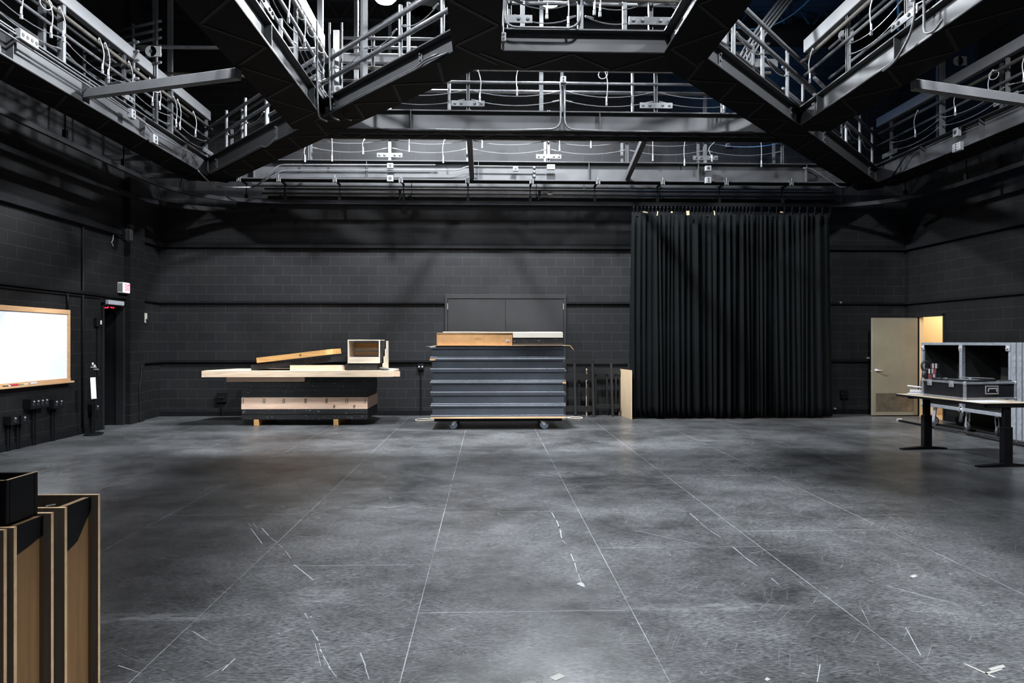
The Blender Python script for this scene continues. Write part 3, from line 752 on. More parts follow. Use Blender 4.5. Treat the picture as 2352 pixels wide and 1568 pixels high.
# side pipe hung under the left side catwalk
pp = [atx(-60, 110, -5.75), atx(0, 150, -5.75), atx(140, 228, -5.75)]
tag(MB().tube([pp[0], pp[2]], 0.03, 10).build('side_pipe', OLDPIPE, None, True), 'worn pipe hung beneath the left side catwalk', 'pipe')

# ------------------------------------------------------------------ conduits along the steel
def conduit(pts, r, label, m=PIPE, rad=0.12, group='conduits on the catwalk steel', cat='conduit'):
    return tag(MB().tube(rounded(pts, rad), r, 8).build('conduit', m, None, True), label, cat, group)
ya = 14.035
def A_(u, v): return aty(u, v, ya)
conduit([A_(645, 377), A_(1070, 377) , A_(1095, 381), A_(1580, 383)] if False else [A_(590, 426), A_(640, 378), A_(1000, 378.5)], 0.013, 'upper thin conduit rising onto the rear catwalk at its left end')
conduit([A_(580, 431), A_(648, 391), A_(1052, 391), A_(1075, 381), A_(1255, 383)], 0.013, 'lower thin conduit along the rear catwalk ending at the four-socket box')
conduit([atx(455, 392, -5.38), A_(492, 430), A_(575, 430)], 0.013, 'thin conduit looping down round the left rear corner of the catwalks')
conduit([A_(1845, 386), A_(1862, 386), A_(1930, 430), A_(1948, 430)], 0.013, 'thin conduit dropping off the right end of the rear catwalk')
yg = 10.66
def G_(u, v): return aty(u, v, yg)
conduit([G_(1288, 190), G_(1288, 296), G_(1180, 299), G_(880, 297)], 0.016, 'conduit bending left from the socket box on the middle catwalk', rad=0.16)
conduit([G_(1297, 190), G_(1297, 297), G_(1400, 301), G_(1730, 304)], 0.016, 'conduit bending right from the socket box on the middle catwalk', rad=0.16)
yi = 7.74
def I_(u, v): return aty(u, v, yi)
conduit([I_(1160, 0), I_(1160, 62), I_(1330, 65), I_(1336, 0)], 0.014, 'conduit looping along the top of the nearest crosswise catwalk', rad=0.2)
conduit([I_(1157, -20), I_(1155, 60), I_(1156, 112)], 0.012, 'conduit dropping to the box at the corner of the nearest crosswise catwalk')
# along the left side catwalk
def B_(u, v): return atx(u, v, -5.36)
conduit([B_(-40, 28), B_(60, 95), B_(230, 207), B_(330, 278), B_(350, 305), B_(440, 352), B_(455, 380)], 0.013, 'upper of two conduits along the left side catwalk')
conduit([B_(-40, 42), B_(60, 106), B_(230, 214), B_(360, 300), B_(445, 356)], 0.013, 'lower of two conduits along the left side catwalk')
def off(P, s, t_, z): return P(s, t_, z)
# F and E lower conduits
conduit([PF(0.15, -0.27, ZB + 0.02), PF(2.6, -0.27, ZB + 0.02), PF(2.75, -0.27, ZB + 0.06), PF(3.0, -0.25, ZB + 0.06)], 0.012, 'upper of two conduits along the foot of the left diagonal catwalk')
conduit([PF(0.0, -0.285, ZB - 0.01), PF(2.65, -0.285, ZB - 0.01), PF(2.8, -0.285, ZB + 0.02), PF(3.2, -0.26, ZB + 0.01)], 0.012, 'lower of two conduits along the foot of the left diagonal catwalk')
conduit([PE(0.5, -0.29, ZB + 0.25), PE(0.5, -0.29, ZB + 0.02), PE(3.0, -0.28, ZB + 0.03), PE(3.15, -0.28, ZB - 0.03), PE(3.3, -0.28, ZB - 0.03), PE(3.55, -0.28, ZB + 0.03)], 0.012, 'conduit along the rear half of the left diagonal catwalk')
# vertical conduits where the catwalks meet
for i, (uu, lab) in enumerate(((728, 'leftmost'), (757, 'middle'), (785, 'rightmost'))):
    p = atx(uu, 200, -2.32) if i == 0 else aty(uu, 200, 10.0)
    conduit([p + Vector((0, 0, 0.9)), p, p + Vector((0.02, 0, -0.42)), p + Vector((0.16, -0.12, -0.5))], 0.014, lab + ' of three conduits falling where the left catwalks meet')
p = atx(2100, 0, 4.55)
conduit([p + Vector((0, 0, 0.8)), p + Vector((0, 0, -0.30)), p + Vector((0, 0.35, -0.52)), p + Vector((0, 0.6, -0.53))], 0.014, 'near conduit bending down onto the right lengthwise catwalk', rad=0.2)
conduit([p + Vector((0.03, -0.12, 0.8)), p + Vector((0.03, -0.12, -0.42)), p + Vector((0.03, -0.3, -0.46)), p + Vector((0.03, -0.42, -0.40))], 0.014, 'far conduit bending down onto the right lengthwise catwalk', rad=0.2)
# fan of bent conduits beside the right diagonal
for i in range(4):
    x0 = ry(1688 + 9 * i, 10.2); q = Vector((x0, 10.2, rel(3.6)))
    conduit([q, q + Vector((0, 0, 0.42)), q + Vector((0.25, 0, 0.85)), q + Vector((0.75, 0, 1.5))], 0.018, 'curved grey conduit in the fan rising behind the right diagonal catwalk', STRUT, 0.3, 'fan of conduits behind the right diagonal')
# right side catwalk conduit
def C_(u, v): return atx(u, v, 7.75)
conduit([C_(2040, 420), C_(2085, 350), C_(2130, 326), C_(2352, 225)], 0.013, 'conduit climbing the corner onto the right side catwalk', BLACKP)

# ------------------------------------------------------------------ outlet boxes
def outlet(c, nrm, w_, h_, label, n_sock=2, rows=1, d_=0.07, pname='outlet_box'):
    nrm = Vector(nrm).normalized(); c = Vector(c)
    x_ = Vector((0, 0, 1)).cross(nrm).normalized()
    M = Matrix((x_, Vector((0, 0, 1)), nrm)).transposed().to_4x4(); M.translation = c
    t = thing(pname, c - Vector((0, 0, h_ / 2)), label, 'outlet box', 'outlet boxes on the catwalks')
    bx = MB().bbox(M @ Matrix.Translation((0, 0, d_ / 2)), w_, h_, d_, 0.006).build('housing', OUTLET, t)
    for i in range(n_sock):
        for j in range(rows):
            px = (i - (n_sock - 1) / 2) * w_ / n_sock; py = (j - (rows - 1) / 2) * h_ / (rows + .4)
            MB().lathe([(min(w_ / n_sock, h_ / rows) * .30, 0), (min(w_ / n_sock, h_ / rows) * .28, 0.006)], M @ Matrix.Translation((px, py, d_)), 12).build('socket', HOLE, t)
    return t
f = (0, -1, 0)
outlet(A_(1265, 385), f, 0.16, 0.10, 'wide four-socket box on the rear catwalk', 4)
outlet(A_(897, 382), f, 0.12, 0.10, 'small one-socket box on the rear catwalk, upper left', 1)
outlet(A_(897, 411), f, 0.12, 0.12, 'worn square box on the rear catwalk flange, lower left', 1)
outlet(A_(1184, 389), f, 0.10, 0.09, 'one-socket box left of the knobbly bracket on the rear catwalk', 1)
outlet(A_(1625, 388), f, 0.12, 0.10, 'one-socket box on the rear catwalk near the curtain, upper', 1)
outlet(A_(1625, 415), f, 0.12, 0.12, 'two-socket box on the rear catwalk near the curtain, lower', 1, 2)
outlet(G_(1293, 186), f, 0.085, 0.10, 'two-socket box above the middle catwalk', 1, 2)
outlet(I_(1156, 90), f, 0.055, 0.10, 'narrow socket box at the left corner of the nearest crosswise catwalk', 1, 2)
outlet(atx(55, 90, -5.38), (1, -0.0, 0), 0.32, 0.12, 'four-socket box at the near end of the left side catwalk', 4)
outlet(atx(297, 262, -5.38), (1, 0, 0), 0.12, 0.14, 'upright socket box on the left side catwalk', 1, 2)
outlet(atx(348, 320, -5.38), (1, 0, 0), 0.16, 0.14, 'square socket box low on the left side catwalk', 1, 2)
tag(MB().box(ry(771, 10.07) - .04, ry(771, 10.07) + .04, 10.09, 10.13, ZB + .1, rel(4.40)).build('strut_post', STRUT), 'upright strut carrying the junction boxes where the left catwalks meet', 'strut')
outlet(aty(778, 208, 10.06), (0, -1, 0), 0.12, 0.10, 'grey junction box where the left catwalks meet, right one', 1)
outlet(aty(762, 220, 10.07), (0, -1, 0), 0.07, 0.10, 'small grey junction box where the left catwalks meet, left one', 1)
outlet(atx(2203, 304, 7.80), (-1, 0, 0), 0.12, 0.14, 'one-socket box high on the right side catwalk', 1)
outlet(atx(2205, 338, 7.80), (-1, 0, 0), 0.20, 0.14, 'four-socket box low on the right side catwalk', 1, 3)
outlet(aty(1670, 335, 15.25), f, 0.08, 0.08, 'small dark box on the upper back wall', 1)
# knobbly bracket with three bolts on the rear catwalk web
m = MB(); c = A_(1227, 395)
for k in (-1, 0, 1): m.lathe([(0.03, 0), (0.03, 0.03), (0.02, 0.05)], Matrix.Translation(c + Vector((0, 0.0, k * 0.085))) @ Matrix.Rotation(R(90), 4, 'X'), 10)
m.bar(c + Vector((0, 0.01, -0.13)), c + Vector((0, 0.01, 0.12)), 0.05, 0.012, up=(0, 1, 0))
tag(m.build('bolted_bracket', STRUT), 'bracket with three big bolts on the rear catwalk', 'bracket')

# ------------------------------------------------------------------ power pigtails hanging from pipes
def pigtail(p, drop, sway, label, group, loop=False, m=CABLEM):
    p = Vector(p); sw = Vector(sway)
    t = thing('power_pigtail', p - Vector((0, 0, drop)), label, 'cable', group)
    e_ = p - Vector((0, 0, drop)) + sw
    pts = [p, p + Vector((0, 0, 0.03)) + sw * 0.3, p - Vector((0, 0, drop * .35)) + sw * 1.3, p - Vector((0, 0, drop * .75)) + sw * 1.15, e_]
    mb = MB().tube(spline(pts, 4), 0.0075, 6)
    if loop:
        a = Vector((sway[0], sway[1], 0)).normalized() if Vector((sway[0], sway[1], 0)).length > 0 else Vector((1, 0, 0))
        mb.tube([p + a * 0.07 * math.cos(k * 2 * math.pi / 12) - Vector((0, 0, 0.05 + 0.07 * math.sin(k * 2 * math.pi / 12))) for k in range(13)], 0.0075, 6)
    mb.build('cable', m, t, True)
    MB().tube([e_ + Vector((0, 0, 0.10)), e_ + Vector((0, 0, 0.02))], 0.012, 8, rads=[0.009, 0.014]).build('strain_relief', PLUGW, t)
    MB().bbox(Matrix.Translation(e_ - Vector((0, 0, 0.015))), 0.030, 0.024, 0.055, 0.004).build('connector', OUTLET, t)
for (u, v0, v1, sx) in ((1192, 160, 215, -.03), (1385, 163, 238, .05), (1096, 165, 230, .04), (1640, 192, 255, .14)):
    p = G_(u, v0); pigtail(p, (v1 - v0) * yg / F, (sx, -0.02, 0), 'grey cable pigtail hanging from the pipe of the middle catwalk', 'pigtails on the middle catwalk', u == 1385)
for (u, v0, v1, sx) in ((706, 335, 368, -.04), (762, 322, 366, .01), (838, 322, 350, -.03), (940, 322, 345, 0), (1023, 322, 370, -.04), (1104, 322, 336, .03), (1285, 322, 343, .0),
                        (1357, 322, 336, 0), (1499, 322, 366, 0), (1575, 322, 377, -.03), (1655, 325, 368, -.18), (1748, 330, 380, 0)):
    p = aty(u, v0, 14.0); pigtail(p, (v1 - v0) * 14 / F, (sx, -0.02, 0), 'thin cable pigtail hanging above the rear catwalk', 'pigtails above the rear catwalk')
for (s_, dr) in ((9.2, .42), (9.75, .40), (10.0, .34), (10.9, .40), (11.05, .42), (11.7, .40), (12.35, .36), (12.6, .34), (13.2, .44), (13.35, .44), (14.0, .38)):
    pigtail(PB(s_, -0.34, rel(4.13)), dr, (0.03, 0.05, 0), 'pale cable pigtail hanging from the pipe of the left side catwalk', 'pigtails on the left side catwalk', s_ in (9.75, 12.6))
for (s_, dr) in ((8.6, .42), (9.7, .40), (10.9, .36), (11.6, .40), (12.4, .36), (13.5, .40)):
    pigtail(PC(s_, 0.34, rel(4.13)), dr, (-0.03, 0.05, 0), 'pale cable pigtail hanging from the pipe of the right side catwalk', 'pigtails on the right side catwalk', s_ == 11.6)
for (s_, dr) in ((9.1, .42), (9.8, .40), (10.3, .46), (10.8, .42)):
    pigtail(PD(s_, -0.35, rel(4.08)), dr, (0.03, 0.04, 0), 'pale cable pigtail hanging from the left lengthwise catwalk', 'pigtails on the left lengthwise catwalk', s_ != 9.1)
for (s_, dr) in ((8.4, .40), (9.2, .42), (10.8, .40)):
    pigtail(PL(s_, 0.35, rel(4.08)), dr, (-0.03, 0.04, 0), 'pale cable pigtail hanging from the right lengthwise catwalk', 'pigtails on the right lengthwise catwalk')
for (u, v0, v1) in ((1252, -10, 35), (1301, -10, 58), (1361, -10, 26), (1374, -10, 30)):
    p = I_(u, v0); pigtail(p, (v1 - v0) * yi / F, (0.02, 0, 0), 'cable pigtail hanging above the nearest crosswise catwalk', 'pigtails on the nearest catwalk')
# lifting lugs
def lug(c, ax, label):
    c = Vector(c); m = MB(); n = 14
    M = Matrix.Translation(c) @ Vector(ax).to_track_quat('Z', 'Y').to_matrix().to_4x4()
    m.lathe([(0.08, -0.01), (0.08, 0.01)], M, 20); m.bbox(M @ Matrix.Translation((0.07, 0, 0)), 0.14, 0.15, 0.02)
    o = m.build('lifting_lug', BOXB); tag(o, label, 'steel lug')
    h = MB().lathe([(0.024, -0.002), (0.024, 0.002)], M @ Matrix.Translation((0, 0, 0.0125)), 14).lathe([(0.024, -0.002), (0.024, 0.002)], M @ Matrix.Translation((0, 0, -0.0125)), 14).build('lug_hole', HOLE, o)
lug(aty(2201, 140, 11.6), (0, -1, 0), 'round steel lug with a hole above the right side catwalk')
lug(aty(1938, 82, 10.2), (0, -1, 0), 'round steel lug with a hole beside the right lengthwise catwalk')
lug(aty(347, 118, 10.4), (0, -1, 0), 'round steel lug with a hole in the left opening')

# ------------------------------------------------------------------ curtain track and what hangs under the rear catwalk
TZ = 4.40
left_pts = [(-5.96, 6.0, TZ), (-5.96, 9.0, TZ), (-5.96, 11.8, TZ), (-5.93, 12.7, TZ), (-5.72, 13.55, TZ), (-5.25, 14.15, TZ), (-4.4, 14.44, TZ), (-3.2, 14.47, TZ)]
right_pts = [(5.5, 14.47, TZ), (6.9, 14.47, TZ), (7.55, 14.35, TZ), (8.1, 13.85, TZ), (8.38, 13.1, TZ), (8.45, 12.2, TZ), (8.48, 9.0, TZ), (8.48, 6.0, TZ)]
def track(name, pts, label, m=BLACKP, hh=0.075, ww=0.05):
    P_ = pts; mb = MB()
    V = []; Fc = []
    for i, p in enumerate(P_):
        d_ = (P_[min(i + 1, len(P_) - 1)] - P_[max(i - 1, 0)]).normalized(); s_ = Vector((-d_.y, d_.x, 0)).normalized() * ww / 2
        V += [p - s_ - Vector((0, 0, hh / 2)), p + s_ - Vector((0, 0, hh / 2)), p + s_ + Vector((0, 0, hh / 2)), p - s_ + Vector((0, 0, hh / 2))]
    for i in range(len(P_) - 1):
        for k in range(4): Fc.append((4 * i + k, 4 * i + (k + 1) % 4, 4 * i + 4 + (k + 1) % 4, 4 * i + 4 + k))
    Fc += [(0, 1, 2, 3), tuple(4 * (len(P_) - 1) + k for k in (3, 2, 1, 0))]
    mb._add(V, Fc); return tag(mb.build(name, m), label, 'curtain track')
track('curtain_track', spline(left_pts + [(0, 14.47, TZ)] + right_pts, 8), 'black curved curtain track running round under the rear and side catwalks')
track('curtain_track', spline([(-6.42, 6, 4.15), (-6.42, 10, 4.16), (-6.42, 11.8, 4.17), (-6.36, 13.1, 4.20), (-6.1, 14.1, 4.24), (-5.3, 14.75, 4.28), (-4.2, 14.85, 4.30)], 7), 'second black curved track outside the first in the left rear corner', hh=0.09)
# track hangers with beam clamps
k = 0
hang_u = [377, 566, 655, 780, 927, 1075, 1218, 1366, 1510, 1652, 1797, 1937]
for u in hang_u:
    x = aty(u, 440, 14.47).x
    if x < -5.6: continue
    t = thing('track_hanger', (x, 14.47, TZ), 'black rod hanger with a steel beam clamp carrying the rear curtain track', 'hanger', 'hangers of the rear curtain track')
    MB().tube([(x, 14.47, TZ + 0.03), (x, 14.47, ZB)], 0.010, 6).build('rod', BLACKP, t)
    MB().box(x - 0.03, x + 0.03, 14.44, 14.50, TZ + 0.03, TZ + 0.15, .005).build('carrier', BLACKP, t)
    m = MB(); y0 = 14.05; m.box(x - 0.045, x + 0.045, y0 - 0.035, y0 + 0.06, ZB + 0.017, ZB + 0.032); m.box(x - 0.04, x - 0.02, y0 - 0.035, y0 - 0.02, ZB - 0.07, ZB + 0.03); m.box(x + 0.02, x + 0.04, y0 - 0.035, y0 - 0.02, ZB - 0.07, ZB + 0.03)
    m.tube([(x, y0 - 0.03, ZB - 0.06), (x, y0 - 0.03, ZB + 0.075)], 0.008, 6); m.build('beam_clamp', STRUT, t)
    MB().box(x - 0.02, x + 0.02, 14.06, 14.50, ZB - 0.03, ZB - 0.004).build('strut_arm', DKSTEEL, t)
for (p, lab) in ((Vector((-5.96, 11.8, 0)), 'left'), (Vector((-5.96, 10.2, 0)), 'left'), (Vector((8.46, 12.3, 0)), 'right'), (Vector((8.47, 10.9, 0)), 'right'), (Vector((8.2, 13.7, 0)), 'right'), (Vector((-5.75, 13.5, 0)), 'left')):
    t = thing('track_hanger', (p.x, p.y, TZ), 'black rod hanger of the curtain track under the %s side catwalk' % lab, 'hanger', 'hangers of the %s curtain track' % lab)
    MB().tube([(p.x, p.y, TZ + 0.03), (p.x, p.y, ZB + 0.02)], 0.010, 6).build('rod', BLACKP, t)
    MB().box(p.x - 0.03, p.x + 0.03, p.y - 0.03, p.y + 0.03, TZ + 0.03, TZ + 0.16, .005).build('carrier', BLACKP, t)
# grey channel and pipe batten behind the rear catwalk
tag(MB().box(-4.9, 2.0, 14.86, 14.92, 4.80, 4.88, .004).build('wireway', STEEL), 'grey wireway behind the rear catwalk, left length', 'wireway')
tag(MB().box(2.02, 7.1, 14.86, 14.92, 4.80, 4.88, .004).build('wireway', STEEL), 'grey wireway behind the rear catwalk, right length', 'wireway')
tag(MB().tube([(-4.6, 14.75, 4.72), (7.3, 14.75, 4.72)], 0.024, 10).build('pipe_batten', PIPE, None, True), 'long pale pipe batten just below the rear catwalk', 'pipe')
tag(MB().tube([(-4.7, 14.9, 4.66), (7.5, 14.9, 4.66)], 0.02, 10).build('pipe_batten', OLDPIPE, None, True), 'second thinner pipe batten beneath the pale one', 'pipe')
tag(MB().box(-4.6, 7.4, 14.95, 15.02, 4.55, 4.62, .004).build('wireway', DKSTEEL), 'dark cable tray behind the pipe battens', 'wireway')
for (u, v) in ((919, 449), (1239, 449), (655, 447)):
    c = aty(u, v, 14.74); m = MB(); m.bbox(Matrix.Translation(c), 0.05, 0.05, 0.07, .01); m.tube([c, c + Vector((0, 0, 0.12))], 0.03, 8); m.tube([c - Vector((0, 0, .03)), c - Vector((.02, 0, .09))], 0.008, 6)
    tag(m.build('pipe_clamp', STRUT), 'small steel clamp hanging from the pipe batten behind the rear catwalk', 'clamp', 'clamps on the pipe batten')
for k, x in enumerate((-4.2, -1.6, 1.0, 3.6, 6.2)):
    t = thing('batten_hanger', (x, 14.8, 4.5), 'dark trapeze hanger holding the pipe battens behind the rear catwalk', 'hanger', 'trapeze hangers behind the rear catwalk')
    MB().tube([(x, 14.83, 4.54), (x, 14.83, 5.3)], .008, 6).build('rod', DKSTEEL, t)
    MB().box(x - .02, x + .02, 14.43, 15.04, 4.525, 4.549).build('crossbar', DKSTEEL, t)
    MB().box(x - .02, x + .02, 14.83, 15.27, 5.28, 5.32).build('wall_arm', DKSTEEL, t)
c = aty(1258, 444, 14.78); tag(MB().tube([c, c + Vector((.10, 0, 0))], 0.03, 12).build('lens_cap', WHITEP), 'short pale cylinder clipped beside a clamp under the rear catwalk', 'fitting')
# two short pale arms on the upper left wall
for (u, v, y) in ((258, 362, 11.5), (336, 403, 12.6)):
    a = atx(u - 20, v, WL); L_ = 0.75
    tag(MB().box(WL, WL + 1.0, a.y - 0.03, a.y + 0.03, a.z - 0.045, a.z + 0.045, .004).build('wall_bracket', STEEL), 'grey bracket arm standing out from the upper left wall, %s' % ('nearer and higher' if u == 258 else 'farther and lower'), 'bracket')
# ducts up under the ceiling
tag(MB().tube([(1.5, 13.2, 7.35), (7.4, 13.2, 7.35)], 0.2, 24).build('round_duct', DKSTEEL, None, True), 'dark round duct near the ceiling behind the central opening', 'duct')
for x in (2.0, 4.6, 7.0): tag(MB().tube([(x, 13.2, 7.54), (x, 13.2, CEIL)], .01, 6).build('duct_hanger', DKSTEEL), 'thin rod holding the dark round duct under the ceiling', 'hanger', 'hangers of the round duct')
c = aty(975, 28, 14.0); m = MB(); M = Matrix.Translation(c)
for r in (0.08, 0.18, 0.28, 0.36): m.lathe([(r, 0), (r + 0.03, 0.05), (r + .035, 0.055)], M, 28)
m.lathe([(0.40, 0.04), (0.40, 0.4)], M, 28)
tag(m.build('ceiling_diffuser', STEEL, None, True), 'round ringed air diffuser high up behind the left lamp', 'diffuser')
tag(MB().tube(catenary((3.2, 12.3, 8.0), (6.0, 12.5, 8.0), 0.9, 14), 0.012, 6).build('slack_cable', mat('blue_cable', (0.1, 0.3, 0.6), 0.5), None, True), 'slack blue lit cable swagging in the right opening', 'cable')
for x in (5.75, 6.35): pass
BLUEP = mat('blue_painted_conduit', (0.04, 0.25, 0.6), 0.45)
for i, (u0, v0, u1, v1) in enumerate(((2063, -10, 2063, 70), (2126, -10, 2120, 40))):
    tag(MB().tube([aty(u0, v0, 12.2), aty(u1, v1, 12.2)], 0.02, 8).build('hanging_rod', BLUEP), 'blue upright rod in the right opening, %s' % ('left one' if i == 0 else 'right one'), 'rod')

# rack of parallel pipes seen through the left opening
dg = Vector((-.91, .41, 0))
for gi, (u, v0, dv_, n_, y, L_, lab) in enumerate(((370, 48, 19, 6, 11.6, 1.25, 'upper rack of slanting parallel pipes behind the left side catwalk'), (318, 96, 21, 6, 11.0, 1.3, 'lower rack of slanting parallel pipes behind the left side catwalk'))):
    s0_ = aty(u, v0 + dv_ * n_, y)
    t = thing('pipe_rack', s0_, lab, 'pipe rack')
    for k in range(n_):
        a = aty(u, v0 + dv_ * k, y); MB().tube([a, a + dg * L_], .022, 8).build('rack_pipe', PIPE, t, True)
    for f in (.08, .5, .92):
        a = aty(u, v0 + dv_ * (n_ - 1) + 8, y) + dg * L_ * f; b_ = aty(u, v0 - 8, y) + dg * L_ * f
        b_ = Vector((a.x, a.y, max(b_.z, a.z + .6))); MB().tube([Vector((a.x, a.y, ZB + .37)), b_], .024, 8).build('upright', STRUT, t, True)

# ================================================================== BLACK STAGE CURTAIN
cx0, cx1 = aty(1452, 785, 14.47).x, aty(1908, 785, 14.47).x
def curtain():
    t = thing('stage_curtain', ((cx0 + cx1) / 2, 14.47, 0.02), 'tall black pleated stage curtain hanging on the rear track to the floor', 'curtain')
    n, rows = 760, 16; rr = random.Random(11)
    ks = []; x = 0.0
    while x < 1.0:
        w_ = rr.uniform(0.014, 0.044); ks.append((x, w_, rr.uniform(0.35, 1.0), rr.uniform(-0.006, 0.006))); x += w_
    V = []; Fc = []
    zt, zb = 4.20, 0.022
    for j in range(rows + 1):
        q = j / rows; z = zt + (zb - zt) * q
        for i in range(n + 1):
            f = i / n
            y = 0.0
            for (a, w_, am, dr) in ks:
                aa = a + dr * q * 1.2
                if aa - w_ * .2 <= f <= aa + w_ * 1.2:
                    tt = (f - aa) / w_
                    y -= am * 0.12 * math.exp(-((tt - .5) / 0.27) ** 2) * (0.55 + 0.6 * q)
            y += 0.012 * math.sin(f * 71 + q * 2.5) + 0.02 * math.sin(f * 19 + 1)
            flare = (-0.05 * math.sin(q * math.pi * .62) * max(0, 1 - f * 9)) + 0.05 * q * max(0, f * 9 - 8)
            gather = 0.004 * math.sin(f * 300) * (1 - q)
            V.append((cx0 + (cx1 - cx0) * f + flare + gather, 14.50 + y, z + (0.012 * math.sin(f * 40) if j == rows else 0)))
    for j in range(rows):
        for i in range(n):
            a = j * (n + 1) + i; Fc.append((a, a + 1, a + n + 2, a + n + 1))
    o = newobj('curtain_cloth', V, Fc, VELVET, t, True)
    md = o.modifiers.new('thickness', 'SOLIDIFY'); md.thickness = 0.004
    # heading band, hooks and scraps of tape
    MB().box(cx0, cx1, 14.50, 14.506, 4.16, 4.245).build('heading_tape', BLACKP, t)
    k = 0; x = cx0 + 0.03
    while x < cx1:
        m = MB(); m.tube([(x, 14.49, 4.22), (x, 14.475, 4.30), (x + 0.012, 14.47, 4.335), (x, 14.47, TZ - 0.035)], 0.006, 5); m.box(x - .014, x + .014, 14.455, 14.485, 4.325, 4.362)
        m.build('curtain_hook', DKSTEEL, t); x += 0.078 if x < 5.4 else 0.16
    TP = mat('old_masking_tape', (0.5, 0.38, 0.24), 0.8)
    for (u, v, w_, h_) in ((1482, 487, .10, .025), (1510, 490, .018, .09), (1580, 489, .06, .09), (1641, 489, .02, .09), (1543, 487, .03, .03), (1795, 487, .06, .02)):
        c = aty(u, v, 14.36); MB().bbox(Matrix.Translation(c) @ Matrix.Rotation(rr.uniform(-.2, .2), 4, 'Y'), w_, .004, h_).build('tape_scrap', TP, t)
curtain()

# ================================================================== STACK OF WOODEN PLATFORMS (left)
YW = 13.50
def wx(u): return aty(u, 785, YW).x
def wz(v, y=YW): return HC + (VH - v) * y / F
INK = mat('marker_ink', (0.03, 0.025, 0.02), 0.7)
def platform(u0, u1, v1, v0, depth, m, label, y=YW, zz=None, group=None, ply=None):
    x0, x1 = aty(u0, 785, y).x, aty(u1, 785, y).x
    z0, z1 = zz if zz else (wz(v0, y), wz(v1, y))
    z0 += .0006; z1 -= .0006
    t = thing('stage_platform', ((x0 + x1) / 2, y + depth / 2, z0), label, 'platform', group)
    h = z1 - z0; e = 0.012
    # frame of planks plus a plywood lid
    m1 = MB(); m1.box(x0, x1, y, y + 0.038, z0, z1 - 0.016, .002); m1.build('front_rail', m, t)
    m1 = MB(); m1.box(x0, x1, y + depth - 0.038, y + depth, z0, z1 - 0.016, .002); m1.build('back_rail', m, t)
    for (a, nm) in ((x0, 'end_rail'), (x1 - 0.038, 'end_rail')):
        MB().box(a, a + 0.038, y + 0.0385, y + depth - 0.0385, z0, z1 - 0.016, .002).build(nm, m, t)
    MB().box(x0, x1, y, y + depth, z1 - 0.0155, z1, .001).build('plywood_top', ply or m, t)
    return t, (x0, x1, z0, z1)
zs = [0.10 * 0] 
lv = [961.5, 949.3, 937.9, 924.9, 911.2, 900.6, 888.8, 875.4]
zl = [wz(v) for v in lv]
names = [('scuffed black wooden platform at the very bottom of the left stack', BLKWOOD), ('black wooden platform second from the bottom of the left stack', BLKWOOD),
         ('bare pine platform lying just above the two bottom black ones', PINEP), ('bare pine platform with black ink marks at its joints', PINEP),
         ('black wooden platform directly above the two bare pine ones', BLKWOOD), ('black wooden platform with many pale chips in the middle of the upper three', BLKWOOD),
         ('black wooden platform under the short pine board', BLKWOOD)]
rr = random.Random(3)
for i, (lab, m) in enumerate(names):
    t, (x0, x1, z0, z1) = platform(555 + rr.uniform(-1, 1), 843 + rr.uniform(-1.2, 1.2), lv[i + 1], lv[i], 1.22, m, lab, zz=(zl[i], zl[i + 1]), y=YW + rr.uniform(-.008, .008) + 0.008)
    if i == 3:
        for u in (558, 604, 608, 650, 653, 700, 703, 748, 751, 794, 798, 838):
            x = wx(u); MB().box(x, x + rr.uniform(.004, .010), YW - 0.002, YW + 0.012, z0 + .01, z1 - .02).build('ink_mark', INK, t)
    if i == 2:
        for u in (766, 812):
            for k in range(3): MB().box(wx(u) + .012 * k, wx(u) + .012 * k + .005, YW - 0.002, YW + 0.012, z0 + .03, z1 - .035 + .004 * k).build('stamp_mark', INK, t)
for (u, lab) in ((588, 'left'), (771, 'right')):
    x = wx(u); tag(MB().box(x - 0.045, x + 0.045, YW + .004, YW + 1.19, 0.0, zl[0] - .001, .003).build('timber_bearer', PINEO), 'short pine bearer under the %s half of the left stack' % lab, 'timber')
ztop = zl[-1]
# short pine board jutting out left and black one beside it
zb1 = wz(864.2)
t, q = platform(520, 699.5, 0, 0, 1.2, PINEP, 'short bare pine platform jutting out to the left near the top of the stack', y=YW - 0.01, zz=(ztop, zb1))
t, q = platform(701, 843, 0, 0, 1.2, BLKWOOD, 'short black platform beside the jutting pine one near the top of the stack', y=YW + 0.006, zz=(ztop, zb1))
# the big pale top with angled ends: traced plan, real thickness
zt0, zt1 = zb1 + .0006, wz(850.2)
yf = YW - 0.12
def px_(u, y): return aty(u, 785, y).x
plan = [(px_(463, yf), yf), (px_(894, yf), yf), (px_(906, yf + 0.22), yf + 0.10), (px_(916, yf + 0.9), yf + 0.95), (px_(905, yf + 1.2), yf + 1.22), (px_(545, yf + 1.2), yf + 1.22), (px_(476, yf + .35), yf + .35)]
t = thing('stage_platform', (-3.4, YW + .5, zt0), 'large pale pine platform with cut corners overhanging the whole left stack', 'platform')
MB().prism(plan, 'z', zt0, zt1 - 0.016).build('timber_frame', PINE, t)
MB().prism(plan, 'z', zt1 - 0.0155, zt1).build('plywood_top', PINE, t)
MB().box(px_(896, yf) + .03, px_(914, yf) + .02, yf + .12, yf + .16, zt0, zt1 - .02).build('end_block', PINEP, t)
zt = zt1
